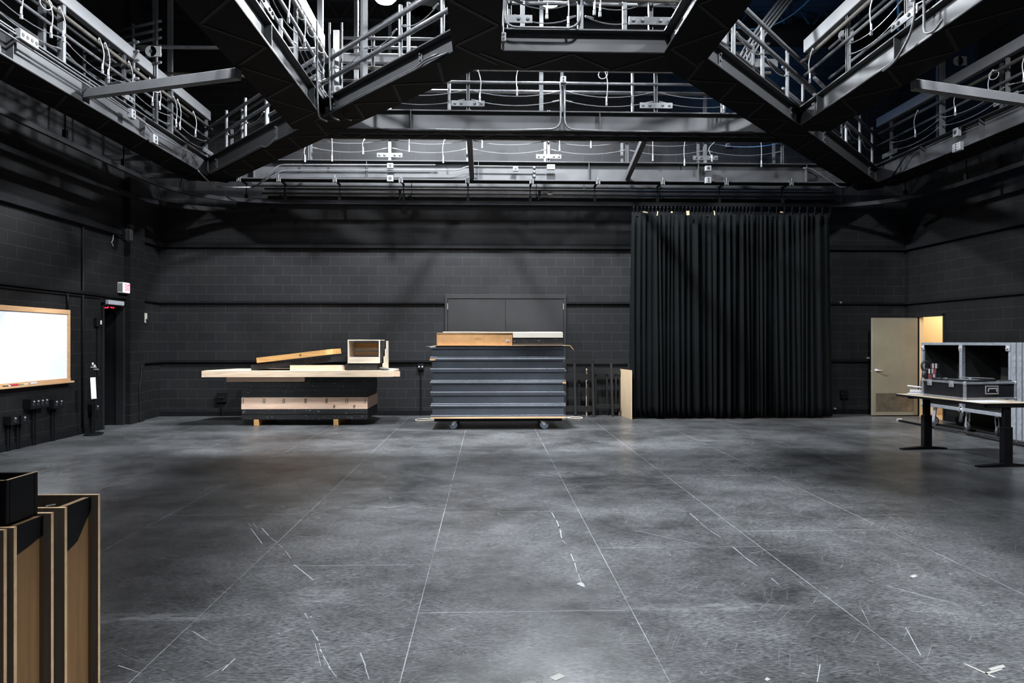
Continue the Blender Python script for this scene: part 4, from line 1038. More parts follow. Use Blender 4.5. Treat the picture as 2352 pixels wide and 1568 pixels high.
# rounded pine platform lying flat on top
def rounded_board(x0, x1, y0, dep, z0, z1, m, label, rot=0.0, roll=0.0, right=True, pivot=None, ply=None):
    n = 8; r = 0.14
    pl = [(x0, y0)]
    if right:
        for k in range(n + 1):
            a = -math.pi / 2 + k / n * math.pi / 2; pl.append((x1 - r + r * math.cos(a), y0 + r + r * math.sin(a)))
    else: pl.append((x1, y0))
    pl += [(x1, y0 + dep), (x0, y0 + dep)]
    T = Matrix.Identity(4)
    if rot:
        pv = Vector(pivot); T = Matrix.Translation(pv) @ Matrix.Rotation(rot, 4, 'Y') @ Matrix.Translation(-pv)
    t = thing('stage_platform', T @ Vector(((x0 + x1) / 2, y0 + dep / 2, z0)), label, 'platform')
    MB().prism(pl, 'z', z0, z1 - .014).xf(T).build('timber_frame', m, t)
    MB().prism(pl, 'z', z1 - .0135, z1).xf(T).build('plywood_top', ply or m, t)
    return t
zr = wz(838.0, YW + .05)
rounded_board(px_(666, YW + .05), px_(789, YW + .05), YW + .05, .8, zt + .0006, zr, PINE, 'small pale pine platform with a rounded corner lying flat on the big top')
# tilted black and orange ones
xa, xb = px_(577, YW + .1), px_(793, YW + .1)
ang = -math.atan2(wz(813) - wz(835), xb - xa) 
TB = wz(849.3, YW + .1)
rounded_board(xa, xb - .0, YW + .1, .85, zt + .002, zt + .002 + 0.103, BLKWOOD, 'black platform leaning up on the small rounded pine one', rot=ang, pivot=(xa, 0, zt + .002), right=False)
xo0, xo1 = px_(590, YW + .02), px_(765, YW + .02)
zo = wz(833, YW + .02)
ang2 = -math.atan2(20.5, 175)
rounded_board(xo0, xo1, YW + .02, .8, zo, zo + 0.100, PINEO, 'orange pine platform with rounded end tilted on top of the black one', rot=ang2, pivot=(xo0, 0, zo))
# black block under the open box
zk0, zk1 = zt + .0006, wz(833.5)
xk0, xk1 = px_(795, YW), px_(866, YW)
t = thing('timber_block', ((xk0 + xk1) / 2, YW + .3, zk0), 'black painted low frame supporting the open wooden box', 'timber')
MB().box(xk0, xk1, YW + .01, YW + .05, zk0, zk1, .003).build('front_board', BLKWOOD, t); MB().box(xk0, xk1, YW + .055, YW + .6, zk0, zk1, .003).build('frame', BLKWOOD, t)
# open box (front open), side stair stringer
zx0, zx1 = zk1 + .001, wz(780.0)
xx0, xx1 = px_(798, YW), px_(873, YW)
t = thing('wooden_box', ((xx0 + xx1) / 2, YW + .35, zx0), 'open fronted pale wooden box with black side on top of the left stack', 'box')
D_ = .62
PALE = wood('pale_birch', (0.58, 0.48, 0.37), (0.72, 0.62, 0.50), 'X', 0.6)
MB().box(xx0, xx0 + .02, YW + .02, YW + D_, zx0, zx1 - .0185, .001).build('side_panel', PALE, t)
MB().box(xx1 - .028, xx1 - .003, YW + .02, YW + D_, zx0, zx1 - .0185, .001).build('side_panel', PALE, t)
MB().box(xx1 - .0025, xx1 + .006, YW + .02, YW + D_, zx0, zx1 - .0185).build('black_side_skin', BLKWOOD, t)
MB().box(xx0, xx1, YW + .02, YW + D_, zx1 - .018, zx1, .001).build('top_panel', PALE, t)
MB().box(xx0 + .021, xx1 - .03, YW + .02, YW + .04, zx0, zx0 + .115, .001).build('front_lip', PALE, t)
MB().box(xx0 + .021, xx1 - .03, YW + .0, YW + D_, zx0, zx0 + .001).build('bottom_panel', PALE, t)
for (z0_, h_, m) in ((zx1 - .15, .09, PINEO), (zx1 - .31, .08, PINEP), (zx1 - .215, .06, PALE)):
    MB().box(xx0 + .021, xx1 - .03, YW + D_ - .05, YW + D_ - .03, z0_, z0_ + h_, .001).build('back_slat', m, t)
xs = px_(885, YW + .3)
t = thing('stair_stringer', (xs, YW + .4, zt), 'stepped pale plywood stair side standing behind the open box', 'stair part')
st = [(YW + .05, zt + .001), (YW + .75, zt + .001), (YW + .75, zx1 - .02), (YW + .55, zx1 - .02), (YW + .55, zx1 - .18), (YW + .38, zx1 - .18), (YW + .38, zx1 - .32), (YW + .20, zx1 - .32), (YW + .20, zx1 - .45), (YW + .05, zx1 - .45)]
MB().prism(st, 'x', xs - .018, xs).build('stepped_panel', PALE, t)
MB().box(xs - .006, xs + .012 - .01, YW + .74, YW + .77, zt + .001, zx1 - .03).build('edge_strip', BLKWOOD, t)
c = aty(881, 847, YW + .05)
m = MB(); m.bbox(Matrix.Translation((c.x, c.y, zt + .028)) @ Matrix.Rotation(.2, 4, 'Y'), .17, .1, .05, .02)
for k in range(4): m.bbox(Matrix.Translation((c.x + .07, c.y - .03 + .022 * k, zt + .026)) @ Matrix.Rotation(.3 + .05 * k, 4, 'Y'), .09, .018, .018, .007)
tag(m.build('work_glove', RUBBER), 'crumpled black work glove lying at the right end of the big pine top', 'glove')

# ================================================================== PLATFORM CART (centre)
YC = 12.70
def cxx(u): return aty(u, 785, YC).x
def cz(v): return HC + (VH - v) * YC / F
cz0 = cz(961.0)
tc_ = thing('platform_cart', ((cxx(988) + cxx(1300)) / 2, YC + .6, 0), 'low black rolling cart with grey casters carrying the tall platform stack', 'cart')
X0, X1 = cxx(989), cxx(1299)
MB().box(X0, X1, YC, YC + 1.22, cz0, cz(956.5) - .001, .002).build('plywood_deck', PLYE, tc_)
fr = MB(); fr.box(X0 + .06, X1 - .06, YC + .05, YC + .09, cz(968), cz0 - .0005); fr.box(X0 + .06, X1 - .06, YC + 1.12, YC + 1.16, cz(968), cz0 - .0005)
fr.box(X0 + .06, X0 + .1, YC + .09, YC + 1.12, cz(968), cz0 - .0005); fr.box(X1 - .1, X1 - .06, YC + .09, YC + 1.12, cz(968), cz0 - .0005); fr.build('underframe', BLACKP, tc_)
def caster(parent, x, y, r, ztop_, yaw, wm=WHEEL, name='caster'):
    M = Matrix.Translation((x, y, 0)) @ Matrix.Rotation(yaw, 4, 'Z')
    m = MB(); m.bbox(M @ Matrix.Translation((0, 0, ztop_ - .004)), .11, .09, .008, .002); m.lathe([(.03, ztop_ - .03), (.034, ztop_ - .01)], M, 12)
    for s_ in (-1, 1):
        m.bar(M @ Vector((0, s_ * .026, ztop_ - .02)), M @ Vector((.035, s_ * .026, r)), .055, .004, up=M.to_3x3() @ Vector((0, 1, 0)))
    m.tube([M @ Vector((.035, -.035, r)), M @ Vector((.035, .035, r))], .008, 8)
    c = m.build(name, CHROME, parent)
    W = M @ Matrix.Translation((.035, 0, r)) @ Matrix.Rotation(R(90), 4, 'X')
    MB().lathe([(r * .72, -.018), (r * .94, -.02), (r, -.012), (r, .012), (r * .94, .02), (r * .72, .018)], W, 28).build('tyre', wm, c)
    MB().lathe([(.014, -.024), (r * .3, -.02), (r * .71, -.010), (r * .71, .010), (r * .3, .02), (.014, .024)], W, 24).build('hub', ALU, c)
caster(tc_, cxx(1044), YC + .10, .083, cz(968), 2.6); caster(tc_, cxx(1247), YC + .10, .083, cz(968), 0.35)
caster(tc_, cxx(1044), YC + 1.08, .083, cz(968), 1.1); caster(tc_, cxx(1247), YC + 1.08, .083, cz(968), -.6)
# six grey platforms, each with an overhanging lid and foot
ORG = mat('bare_corner_wood', (0.5, 0.28, 0.14), 0.7)
zc = cz(956.5); zc1 = cz(796.0); pitch = (zc1 - zc) / 6
words = ['lowest', 'second from the bottom', 'third from the bottom', 'fourth from the bottom', 'fifth from the bottom', 'topmost']
for i in range(6):
    z0 = zc + pitch * i; z1 = z0 + pitch - .001
    dx = [0, .006, -.004, .008, -.006, -.01][i]; j = [.0, .004, -.003, .002, -.004, .001][i]
    t = thing('stage_platform', ((X0 + X1) / 2 + dx, YC + .6, z0), 'blue-grey painted stage platform, %s on the rolling cart' % words[i], 'platform', )
    MB().box(X0 + .03 + dx, X1 - .03 + dx, YC + .022 + j, YC + 1.19, z0 + .028, z1 - .040, .001).build('side_board', BLUEGREY, t)
    MB().box(X0 + dx, X1 + dx, YC + j, YC + 1.215, z0, z0 + .0275, .003).build('foot_rail', BLUEGREY, t)
    MB().box(X0 + dx - .006, X1 + dx + .006, YC + j - .004, YC + 1.215, z1 - .0395, z1, .004).build('top_lip', BLUEGREY, t)
    MB().box(X0 + dx - .004, X1 + dx + .004, YC + j - .0065, YC + j - .004, z1 - .02, z1 - .017).build('edge_bead', BLUEGREY, t)
    if i == 4: MB().box(X0 + dx - .004, X0 + .07, YC + j - .012, YC + j + .03, z1 - .0385 + .04, z1 + .06).build('bare_corner', ORG, t) if False else MB().box(X0 + dx - .008, X0 + .085, YC + j - .007, YC + j - .0045, z1 - .036, z1 - .001).build('bare_corner', ORG, t)
    if i == 2: MB().box(X1 + dx - .05, X1 + .008, YC + j - .007, YC + j - .0045, z1 - .036, z1 - .001).build('bare_corner', ORG, t)
# hardboard sheets, warped, on top
zq = zc1
def sheet(u0, u1, z, y0, y1, bow, m, label, name='hardboard_sheet', th=.004):
    x0, x1 = cxx(u0), cxx(u1); n = 16; V = []; Fc = []
    for i in range(n + 1):
        f = i / n; zz = z + bow * (2 * f - 1) ** 4 * .5 + (.0015 * math.sin(f * 9))
        for y in (y0, y1):
            V += [(x0 + (x1 - x0) * f, y, zz), (x0 + (x1 - x0) * f, y, zz + th)]
    for i in range(n):
        a = 4 * i; Fc += [(a, a + 4, a + 5, a + 1), (a + 2, a + 3, a + 7, a + 6), (a + 1, a + 5, a + 7, a + 3), (a, a + 2, a + 6, a + 4)]
    Fc += [(0, 1, 3, 2), (4 * n, 4 * n + 2, 4 * n + 3, 4 * n + 1)]
    mb = MB(); mb._add(V, Fc); return tag(mb.build(name, m), label, 'sheet')
sheet(977, 1300, zq + .003, YC + .03, YC + 1.2, -.003, PLYG, 'lowest thin warped board on the platform stack, sticking out left')
sheet(992, 1308, zq + .010, YC + .0, YC + 1.18, .004, PLY, 'middle thin board on the platform stack')
sheet(1000, 1311, zq + .018, YC - .03, YC + 1.15, .003, PLYE, 'upper thin pale board on the platform stack, sticking out right')
m = MB(); x = cxx(1311)
for k in range(5): m.bar((x + .0, YC + .05 + .03 * k, zq + .016), (x + .045 + .008 * k, YC + .04 + .03 * k, zq - .035 - .008 * k), .02, .004)
tag(m.build('torn_cardboard', CARD), 'torn cardboard flaps drooping off the right end of the boards', 'cardboard')
zq += .026
# cardboard carton
xb0, xb1 = cxx(1004), cxx(1177); zb_ = cz(765.0)
t = thing('cardboard_carton', ((xb0 + xb1) / 2, YC + .3, zq), 'long flat brown cardboard carton on the left of the platform stack', 'carton')
MB().box(xb0, xb1, YC + .01, YC + .55, zq, zb_, .003).build('carton_body', CARD, t)
MB().box(xb0 - .004, xb1 + .002, YC + .005, YC + .56, zb_ - .0, zb_ + .005, .001).build('lid_flap', mat('carton_flap', (0.55, 0.4, 0.24), .8), t)
MB().box(xb0 - .010, xb0 - .001, YC + .03, YC + .55, zq + .02, zb_ - .005).build('end_flap', CARD, t)
lb = MB().box(cxx(1163), cxx(1170), YC + .0075, YC + .0095, cz(785), cz(780.5)).build('shipping_label', PAPER, t)
for k in range(3): MB().box(cxx(1164.2), cxx(1168.8), YC + .0062, YC + .0074, cz(784) + .008 * k, cz(784) + .008 * k + .003).build('printed_line', INK, lb)
m = MB(); c = Vector((cxx(1098), YC + .0095, cz(777)))
for k in range(-2, 3): m.box(c.x + .022 * k - .005, c.x + .022 * k + .005, c.y - .0012, c.y + .001, c.z - .018 - .006 * (k % 2), c.z + .012 + .01 * (k == 0))
m.build('faded_print', mat('faded_brown_print', (0.25, 0.13, 0.05), .8), t)
# white-topped and black slabs to its right
xs0, xs1 = cxx(1179), cxx(1293)
tag(MB().box(xs0, xs1, YC + .01, YC + .8, zq, cz(786.5) - .001, .002).build('foam_slab', mat('blue_grey_foam', (.07, .075, .09), .7)), 'thin grey slab under the black board right of the carton', 'board')
tag(MB().box(xs0 - .001, xs1 + .006, YC + .004, YC + .8, cz(786.5), cz(775.3) - .001, .003).build('timber_board', BLKWOOD), 'chipped black board under the white board right of the carton', 'board')
tag(MB().box(xs0 - .004, xs1 + .002, YC + .0, YC + .8, cz(775.3), cz(763.0), .003).build('timber_board', mat('white_painted_board', (.72, .66, .56), .6, 0, .06, 3)), 'white painted board on top right of the platform stack', 'board')
sheet(1016, 1292, cz(763.0) + .001, YC + .12, YC + .8, .001, mat('thin_white_sheet', (.7, .66, .6), .6), 'thin white strip lying across the carton and the white board', 'thin_board', .010)
# ropes on the floor either side of the cart
ROPE = mat('pale_rope', (.55, .48, .40), .8)
def floor_rope(pts, label, r=.011):
    tag(MB().tube(spline([(p.x, p.y, r) for p in pts], 6), r, 6).build('rope', ROPE, None, True), label, 'rope')
P0 = lambda u, v: atz(u, v, 0)
floor_rope([P0(1012, 960), P0(1000, 963.5), P0(975, 963), P0(957, 964.5), P0(958, 967.5), P0(985, 967), P0(1010, 965)], 'loop of pale rope on the floor left of the cart')
floor_rope([P0(1283, 961), P0(1300, 959.5), P0(1318, 958.5), P0(1336, 959.5), P0(1334, 962.5), P0(1312, 962), P0(1300, 959)], 'loop of pale rope on the floor right of the cart')

# ================================================================== BLACK RAILING FRAMES AND PLYWOOD SHEET (right of the cart)
def frame(u0, u1, y, posts, rails, label, vtop=833, tilt=0.0, uprights=()):
    t = thing('leaning_frame', (aty((u0 + u1) / 2, 785, y).x, y, 0), label, 'frame')
    for u in posts:
        x = aty(u, 785, y).x
        MB().bar((x, y - .12, 0.022), (x, y + .06, HC + (VH - vtop) * y / F), .05, .035, up=(0, 1, 0), bev=.003).build('post', BLKSTAIN, t)
    for (v0, v1, a, b_) in rails:
        z0, z1 = HC + (VH - v1) * y / F, HC + (VH - v0) * y / F; fy = y + .02 - .12 * (1 - (z0 + z1) / 2 / 1.1) 
        MB().box(aty(a, 785, y).x, aty(b_, 785, y).x, fy + .015, fy + .035, max(z0, .02), z1, .002).build('crossbar', BLKSTAIN, t)
    for (u, v0, v1) in uprights:
        x = aty(u, 785, y).x; MB().box(x - .02, x + .02, y + .05, y + .08, max(.005, HC + (VH - v1) * y / F), HC + (VH - v0) * y / F, .002).build('slat', BLKSTAIN, t)
    return t
frame(1300, 1362, 14.95, (1320, 1361.5), ((859, 873, 1300, 1353), (932, 945, 1300, 1360), (826, 836, 1300, 1363)), 'black timber frame leaning on the wall beside the cart', uprights=((1331, 850, 945), (1350.5, 875, 950)))
frame(1364, 1450, 14.98, (1404.5, 1446), ((846, 859, 1364, 1425), (928, 938, 1364, 1424), (826, 836, 1364, 1450)), 'black timber frame leaning on the wall next to the plywood sheet', uprights=((1369, 860, 945), (1395, 860, 940), (1416, 860, 948), (1425, 860, 948)))
x = aty(1351, 785, 14.9).x
tag(MB().box(x - .012, x + .012, 15.13, 15.16, 0.0, HC - (847 - VH) * 15.0 / F, .002).build('timber_strip', PINE), 'thin upright strip of bare pine behind the black frames', 'timber')
pl0, pl1 = P0(1422.5, 953.5), P0(1451, 963)
zt_ = 1.00
t = thing('plywood_sheet', ((pl0 + pl1) / 2), 'tall bare plywood sheet leaning beside the black curtain', 'sheet')
MB().bar((pl0 + Vector((0, 0, zt_ / 2))), (pl1 + Vector((0, 0, zt_ / 2))), .018, zt_ - .004).build('panel', wood('birch_sheet', (.50, .36, .22), (.62, .47, .31), 'Z', .9), t)
dirp = (pl0 - pl1).normalized(); MB().bar(pl0 + Vector((0, 0, zt_ / 2)) + dirp * .002, pl0 + Vector((0, 0, zt_ / 2)) + dirp * .010, .019, zt_ - .002).build('edge', PLYE, t)

# ================================================================== LEFT WALL
WLf = WL
def Lw(u, v): return atx(u, v, WLf)
a, b_ = Lw(157, 712), Lw(157, 878)
yR = a.y; zT, zB = 2.365, 0.965
zT = Lw(157, 712).z; zB = Lw(157, 878).z
yL = Lw(-70, 700).y
t = thing('whiteboard', (WL + .02, (yL + yR) / 2, zB), 'large blank whiteboard in an oak frame on the left wall', 'whiteboard')
MB().box(WL, WL + .018, yL + .03, yR - .03, zB + .03, zT - .03).build('writing_surface', mat('white_enamel', (.84, .86, .88), .25), t)
for (y0, y1, z0, z1) in ((yL, yR, zT - .075, zT), (yR - .07, yR, zB + .0755, zT - .0755), (yL, yL + .07, zB + .0755, zT - .0755)):
    MB().box(WL, WL + .035, y0, y1, z0, z1, .004).build('frame_rail', OAK, t)
MB().box(WL, WL + .10, yL, yR, zB, zB + .03, .004).box(WL, WL + .04, yL, yR, zB + .0305, zB + .075, .003).build('marker_tray', OAK, t)
for i, (u, c_, nm, lab) in enumerate(((4, (.02, .02, .02), 'marker_pen', 'black capped marker pen'), (9, (.7, .7, .7), 'marker_pen', 'white bodied marker pen beside the black one'), (21, (.35, .02, .04), 'board_eraser', 'dark red board eraser'), (29, (.45, .03, .05), 'marker_pen', 'red marker pen'),
                                      (38, (.12, .2, .08), 'marker_pen', 'green marker pen'), (48, (.6, .6, .55), 'marker_pen', 'pale marker pen between the green one and the eraser'), (67, (.6, .6, .6), 'board_eraser', 'pale grey board eraser at the right end'))):
    p = Lw(u, 885); y = p.y; z = zB + .0305
    m = MB()
    if nm == 'marker_pen': m.tube([(WL + .06, y - .06, z + .010), (WL + .062, y + .03, z + .010), (WL + .062, y + .065, z + .010)], .009, 8, rads=[.009, .009, .0075])
    else: m.box(WL + .045, WL + .085, y - .07, y + .07, z + .0005, z + .030, .006)
    tag(m.build(nm, mat('tray_item_%s' % 'abcdefg'[i], c_, .5)), lab + ' on the whiteboard tray', 'marker' if nm == 'marker_pen' else 'eraser')

# exit signs
def text_mesh(name, body, size, M, m, parent, depth=.002):
    c = bpy.data.curves.new(name, 'FONT'); c.body = body; c.size = size; c.align_x = 'CENTER'; c.align_y = 'CENTER'; c.extrude = depth; c.offset = size * .012
    tmp = bpy.data.objects.new(name, c); COL.objects.link(tmp)
    me = bpy.data.meshes.new_from_object(tmp.evaluated_get(bpy.context.evaluated_depsgraph_get()))
    bpy.data.objects.remove(tmp)
    o = bpy.data.objects.new(name, me); COL.objects.link(o); me.materials.append(m)
    for v in me.vertices: v.co = M @ v.co
    c0 = sum((v.co for v in me.vertices), Vector()) / len(me.vertices)
    for v in me.vertices: v.co = v.co - c0
    o.location = c0
    o.parent = parent; o.matrix_parent_inverse = pinv(parent)
    return o
REDL = mat('red_exit_letters', (.8, .03, .06), .4, emit=(1, .02, .06), estr=1.6)
FACE = mat('exit_sign_face', (.8, .72, .74), .4, emit=(1, .75, .78), estr=.42)
y0 = Lw(269.5, 660).y; y1 = y0 + .30; zc_ = Lw(278, 661).z
t = thing('exit_sign', (WL + .12, (y0 + y1) / 2, zc_ - .1), 'white lit sign with red EXIT letters above the left doorway', 'exit sign')
MB().box(WL + .0005, WL + .105, y0, y1, zc_ - .10, zc_ + .10, .006).build('housing', WHITEP, t)
MB().box(WL + .1055, WL + .110, y0 + .012, y1 - .012, zc_ - .09, zc_ + .09).build('face', FACE, t)
Mx = Matrix.Translation((WL + .112, (y0 + y1) / 2, zc_)) @ Matrix(((0, 0, 1, 0), (1, 0, 0, 0), (0, 1, 0, 0), (0, 0, 0, 1))) @ Matrix.Diagonal((.50, 1.0, 1, 1))
text_mesh('letters', 'EXIT', .175, Mx, REDL, t)
m = MB()
for k in range(4): m.box(WL + .02 + .02 * k, WL + .03 + .02 * k, y0 - .004, y0 - .0005, zc_ - .08, zc_ + .08)
m.build('vent_grille', DKSTEEL, t)
p = atx(254, 705, WL - 1.0)
t = thing('exit_sign', (p.x, p.y, p.z - .1), 'second red glowing EXIT sign seen inside the dark left doorway', 'exit sign')
MB().box(p.x - .22, p.x + .22, p.y + .004, p.y + .05, p.z - .10, p.z + .12, .004).build('housing', BLACKP, t)
MB().tube([(p.x, p.y + .03, p.z + .12), (p.x, p.y + .03, 2.8)], .012, 8).build('stem', BLACKP, t)
Mx = Matrix.Translation((p.x + .01, p.y, p.z + .03)) @ Matrix.Rotation(R(90), 4, 'X')
text_mesh('letters', 'EXIT', .17, Mx, mat('glowing_red_letters', (.8, 0, 0), .4, emit=(1, .01, .03), estr=3), t)
# door closer
yc0, yc1 = Lw(238, 697).y, Lw(274, 697).y
t = thing('door_closer', (WL + .06, (yc0 + yc1) / 2, 2.24), 'silver grey door closer box over the left doorway', 'door closer')
MB().box(WL + .031, WL + .095, yc0, yc1, 2.255, 2.335, .006).build('closer_body', mat('silver_paint', (.42, .43, .47), .4, .2), t)
MB().tube([(WL + .06, yc1, 2.30), (WL + .06, yc1 + .03, 2.30)], .015, 8).build('spindle_cap', CHROME, t)
# thermostat and switches
c = atx(329.5, 730, WL); 
t = thing('thermostat', (WL + .02, c.y, c.z - .1), 'pale rectangular thermostat on the wall right of the left doorway', 'thermostat')
MB().box(WL + .0005, WL + .045, c.y - .07, c.y + .07, c.z - .10, c.z + .10, .008).build('cover', mat('beige_plastic', (.36, .34, .30), .5), t)
MB().lathe([(.035, 0), (.035, .01), (.02, .02), (.02, .05)], Matrix.Translation((WL + .045, c.y + .03, c.z - .05)) @ Matrix.Rotation(R(90), 4, 'Y'), 14).build('knob', DKSTEEL, t)
c = atx(222, 740, WL)
t = thing('light_switch', (WL + .03, c.y, c.z - .06), 'black surface switch box with a white rocker left of the doorway', 'switch')
MB().box(WL + .0005, WL + .06, c.y - .10, c.y + .07, c.z - .075, c.z + .075, .004).build('back_box', BLACKP, t)
MB().box(WL + .061, WL + .066, c.y + .0, c.y + .05, c.z - .035, c.z + .035, .001).build('rocker', WHITEP, t)
MB().tube([(WL + .02, c.y, c.z - .075), (WL + .02, c.y, 0.95)], .012, 8).build('conduit_drop', BLACKP, t)
# low socket boxes on conduits
def floor_box(u, v0, v1, w_, label, n=1, pale=1):
    c = atx(u, (v0 + v1) / 2, WL + .1); h = (v1 - v0) * c.y / F
    t = thing('wall_socket', (WL + .06, c.y, c.z - h / 2), label, 'wall socket', 'socket boxes low on the left wall')
    MB().box(WL + .0005, WL + .12, c.y - w_ / 2, c.y + w_ / 2, c.z - h / 2, c.z + h / 2, .004).build('back_box', BLACKP, t)
    for k in range(n):
        y = c.y + (k - (n - 1) / 2) * w_ / max(1, n) * .95
        MB().lathe([(.016, 0), (.012, .012)], Matrix.Translation((WL + .12, y, c.z + h * .22)) @ Matrix.Rotation(R(90), 4, 'Y'), 10).build('latch', CHROME, t)
        MB().lathe([(.028, 0), (.024, .006)], Matrix.Translation((WL + .12, y, c.z - h * .1)) @ Matrix.Rotation(R(90), 4, 'Y'), 12).build('socket', HOLE, t)
    for dy in (-.03, .03): MB().tube([(WL + .03, c.y + dy, c.z - h / 2), (WL + .03, c.y + dy, .0)], .016, 8).build('conduit_drop', BLACKP, t)
floor_box(32, 955, 975, .17, 'low black socket box nearest the left edge of the picture', 1)
floor_box(54, 953, 973, .15, 'low black socket box beside the nearest one, with a pale latch', 1)
floor_box(90, 914, 937, .44, 'wide black four-socket box below the whiteboard', 4)
floor_box(133, 916, 937, .26, 'black two-socket box below the right end of the whiteboard', 2)
floor_box(222, 928, 946, .2, 'small black socket box by the left doorway', 1)
# vertical conduit
c = atx(187, 700, WL)
tag(MB().tube([(WL + .025, c.y, .02), (WL + .025, c.y, 3.56)], .018, 8).build('wall_conduit', BLACKP, None, True), 'long black vertical conduit up the left wall', 'conduit')
c = atx(152, 690, WL)
tag(MB().tube([(WL + .025, c.y, zT + .01), (WL + .025, c.y, 2.38)], .016, 8).build('wall_conduit', BLACKP, None, True), 'short black conduit above the right end of the whiteboard', 'conduit')
# two microphone stands
for (u, vt, hh, lab) in ((207, 843, 1.03, 'left of the two thin black microphone stands by the left wall'), (213, 838, 1.0, 'right of the two thin black microphone stands, holding a paper strip')):
    g = P0(u, 999) if u == 213 else P0(u - 2, 996)
    z1 = HC - (vt - VH) * g.y / F; g.x = max(g.x, WL + .20)
    t = thing('microphone_stand', (g.x, g.y, 0), lab, 'stand')
    MB().lathe([(.14, 0), (.14, .012), (.12, .022), (.03, .03)], Matrix.Translation((g.x, g.y, 0)), 28).build('round_base', BLACKP, t)
    MB().tube([(g.x, g.y, .03), (g.x, g.y, z1)], .011, 8).build('pole', BLACKP, t)
    MB().lathe([(.018, 0), (.018, .08)], Matrix.Translation((g.x, g.y, z1 * .55)), 10).build('clutch', BLACKP, t)
    m = MB(); m.lathe([(.014, 0), (.018, .03), (.012, .05)], Matrix.Translation((g.x, g.y, z1)), 10); m.tube([(g.x - .03, g.y, z1 - .03), (g.x + .06, g.y, z1 - .03)], .012, 8); m.build('clip', CHROME, t)
    if u == 213:
        c = aty(214.5, 891, g.y - .03)
        tag(MB().bbox(Matrix.Translation((c.x, c.y, c.z)) @ Matrix.Rotation(R(-3), 4, 'Y') @ Matrix.Rotation(R(55), 4, 'Z'), .085, .003, .36).build('paper_strip', PAPER), 'narrow white paper strip clipped on the microphone stand', 'paper')
# speaker / lamp bracket and hanging cable on the left wall
c = atx(292, 541, WL + .25)
t = thing('wall_speaker', (WL + .2, c.y, c.z - .12), 'small grey loudspeaker on a bracket high on the left wall', 'speaker')
MB().bbox(Matrix.Translation((WL + .26, c.y, c.z)) @ Matrix.Rotation(-.5, 4, 'Z'), .16, .16, .24, .03).build('cabinet', DKSTEEL, t)
MB().bbox(Matrix.Translation((WL + .31, c.y - .085, c.z)) @ Matrix.Rotation(-.5, 4, 'Z') , .13, .01, .20, .004).build('grille', STEEL, t)
MB().tube([(WL, c.y, c.z + .02), (WL + .2, c.y, c.z + .02)], .02, 8).build('bracket_arm', DKSTEEL, t)
a = atx(262, 533, WL + .03)
m = MB().tube(spline([(WL + .03, a.y + .25, a.z - .06), (WL + .035, a.y, a.z), (WL + .035, a.y - .05, a.z - .15), (WL + .035, a.y - .09, a.z - .2), (WL + .035, a.y - .03, a.z - .27)], 5), .008, 6)
tag(m.build('hanging_cable', CABLEM, None, True), 'short pale cable looped at the upper raceway on the left wall', 'cable')
a, b2 = atx(324, 838, WL), atx(313, 965, WL)
tag(MB().tube(spline([(WL + .135, b2.y - .05, 1.12), (WL + .135, b2.y - .10, .85), (WL + .135, b2.y - .16, .65), (WL + .135, b2.y - .14, .3), (WL + .135, b2.y - .14, .02)], 5), .010, 6).build('hanging_cable', DKSTEEL, None, True), 'dark cable running down the pier to the floor right of the doorway', 'cable')

# sockets on the back wall
def bsock(u, v, label, s_=.1, drop=True, wing=False):
    c = aty(u, v, WB)
    t = thing('wall_socket', (c.x, WB - .04, c.z - s_ / 2), label, 'wall socket')
    MB().box(c.x - s_ / 2, c.x + s_ / 2, WB - .07, WB - .0005, c.z - s_ / 2, c.z + s_ / 2, .004).build('back_box', BLACKP, t)
    m = MB(); 
    for k in (-1, 1): m.lathe([(.022, 0), (.015, .03)], Matrix.Translation((c.x + .035 * k, WB - .07, c.z)) @ Matrix.Rotation(R(90), 4, 'X'), 10)
    m.build('latch', CHROME if wing else DKSTEEL, t)
    if drop: MB().tube([(c.x, WB - .03, c.z - s_ / 2), (c.x, WB - .03, 0)], .014, 8).build('conduit_drop', BLACKP, t)
bsock(967, 842, 'black socket box with a bright metal latch on the back wall left of the cart', .13, True, True)
bsock(1937, 905, 'black socket box on the back wall between the curtain and the right door', .17)
bsock(511, 912, 'black socket box on the back wall at the left of the wooden stack', .2)
for (u, v, lab) in ((1928, 695, 'tiny bright fitting on the upper raceway right of the curtain'), (1992, 822, 'tiny bright fitting on the lower raceway beside the right door'), (1915, 938, 'small pale plug low beside the right edge of the curtain')):
    c = aty(u, v, WB); tag(MB().lathe([(.02, 0), (.025, .07), (.012, .09)], Matrix.Translation(c) @ Matrix.Rotation(R(90), 4, 'X'), 10).build('cable_fitting', CHROME), lab, 'fitting')

# ================================================================== RIGHT: BIG ROAD CASE
KX, KY0, KY1 = 8.30, 11.0, 13.33
KZ0, KZ1 = 0.36, 1.565
KD = 0.72
CASEIN = mat('case_plywood_black', (0.008, 0.008, 0.008), .6, 0, .5, 4)
t = thing('road_case', (KX + KD / 2, (KY0 + KY1) / 2, 0), 'large open black road case with aluminium edges on casters by the right wall', 'case')
KM = (KY0 + KY1) / 2 + .02
MB().box(KX + KD - .03, KX + KD - .01, KY0 + .015, KY1 - .01, KZ0 + .01, KZ1 - .01).build('back_panel', CASEIN, t)
MB().box(KX + .02, KX + KD, KY0 + .015, KY1 - .005, KZ0, KZ0 + .02).build('floor_panel', CASEIN, t)
MB().box(KX + .02, KX + KD, KY0 + .015, KY1 - .005, KZ1 - .02, KZ1 - .002).build('top_panel', CASEIN, t)
for y in (KY1 - .02, KM - .008): MB().box(KX + .02, KX + KD - .031, y, y + .016, KZ0 + .0205, KZ1 - .0205).build('partition', CASEIN, t)
def ext(a, b_, s_=.05): return MB().bar(a, b_, s_, s_, bev=.006).build('edge_extrusion', ALU, t)
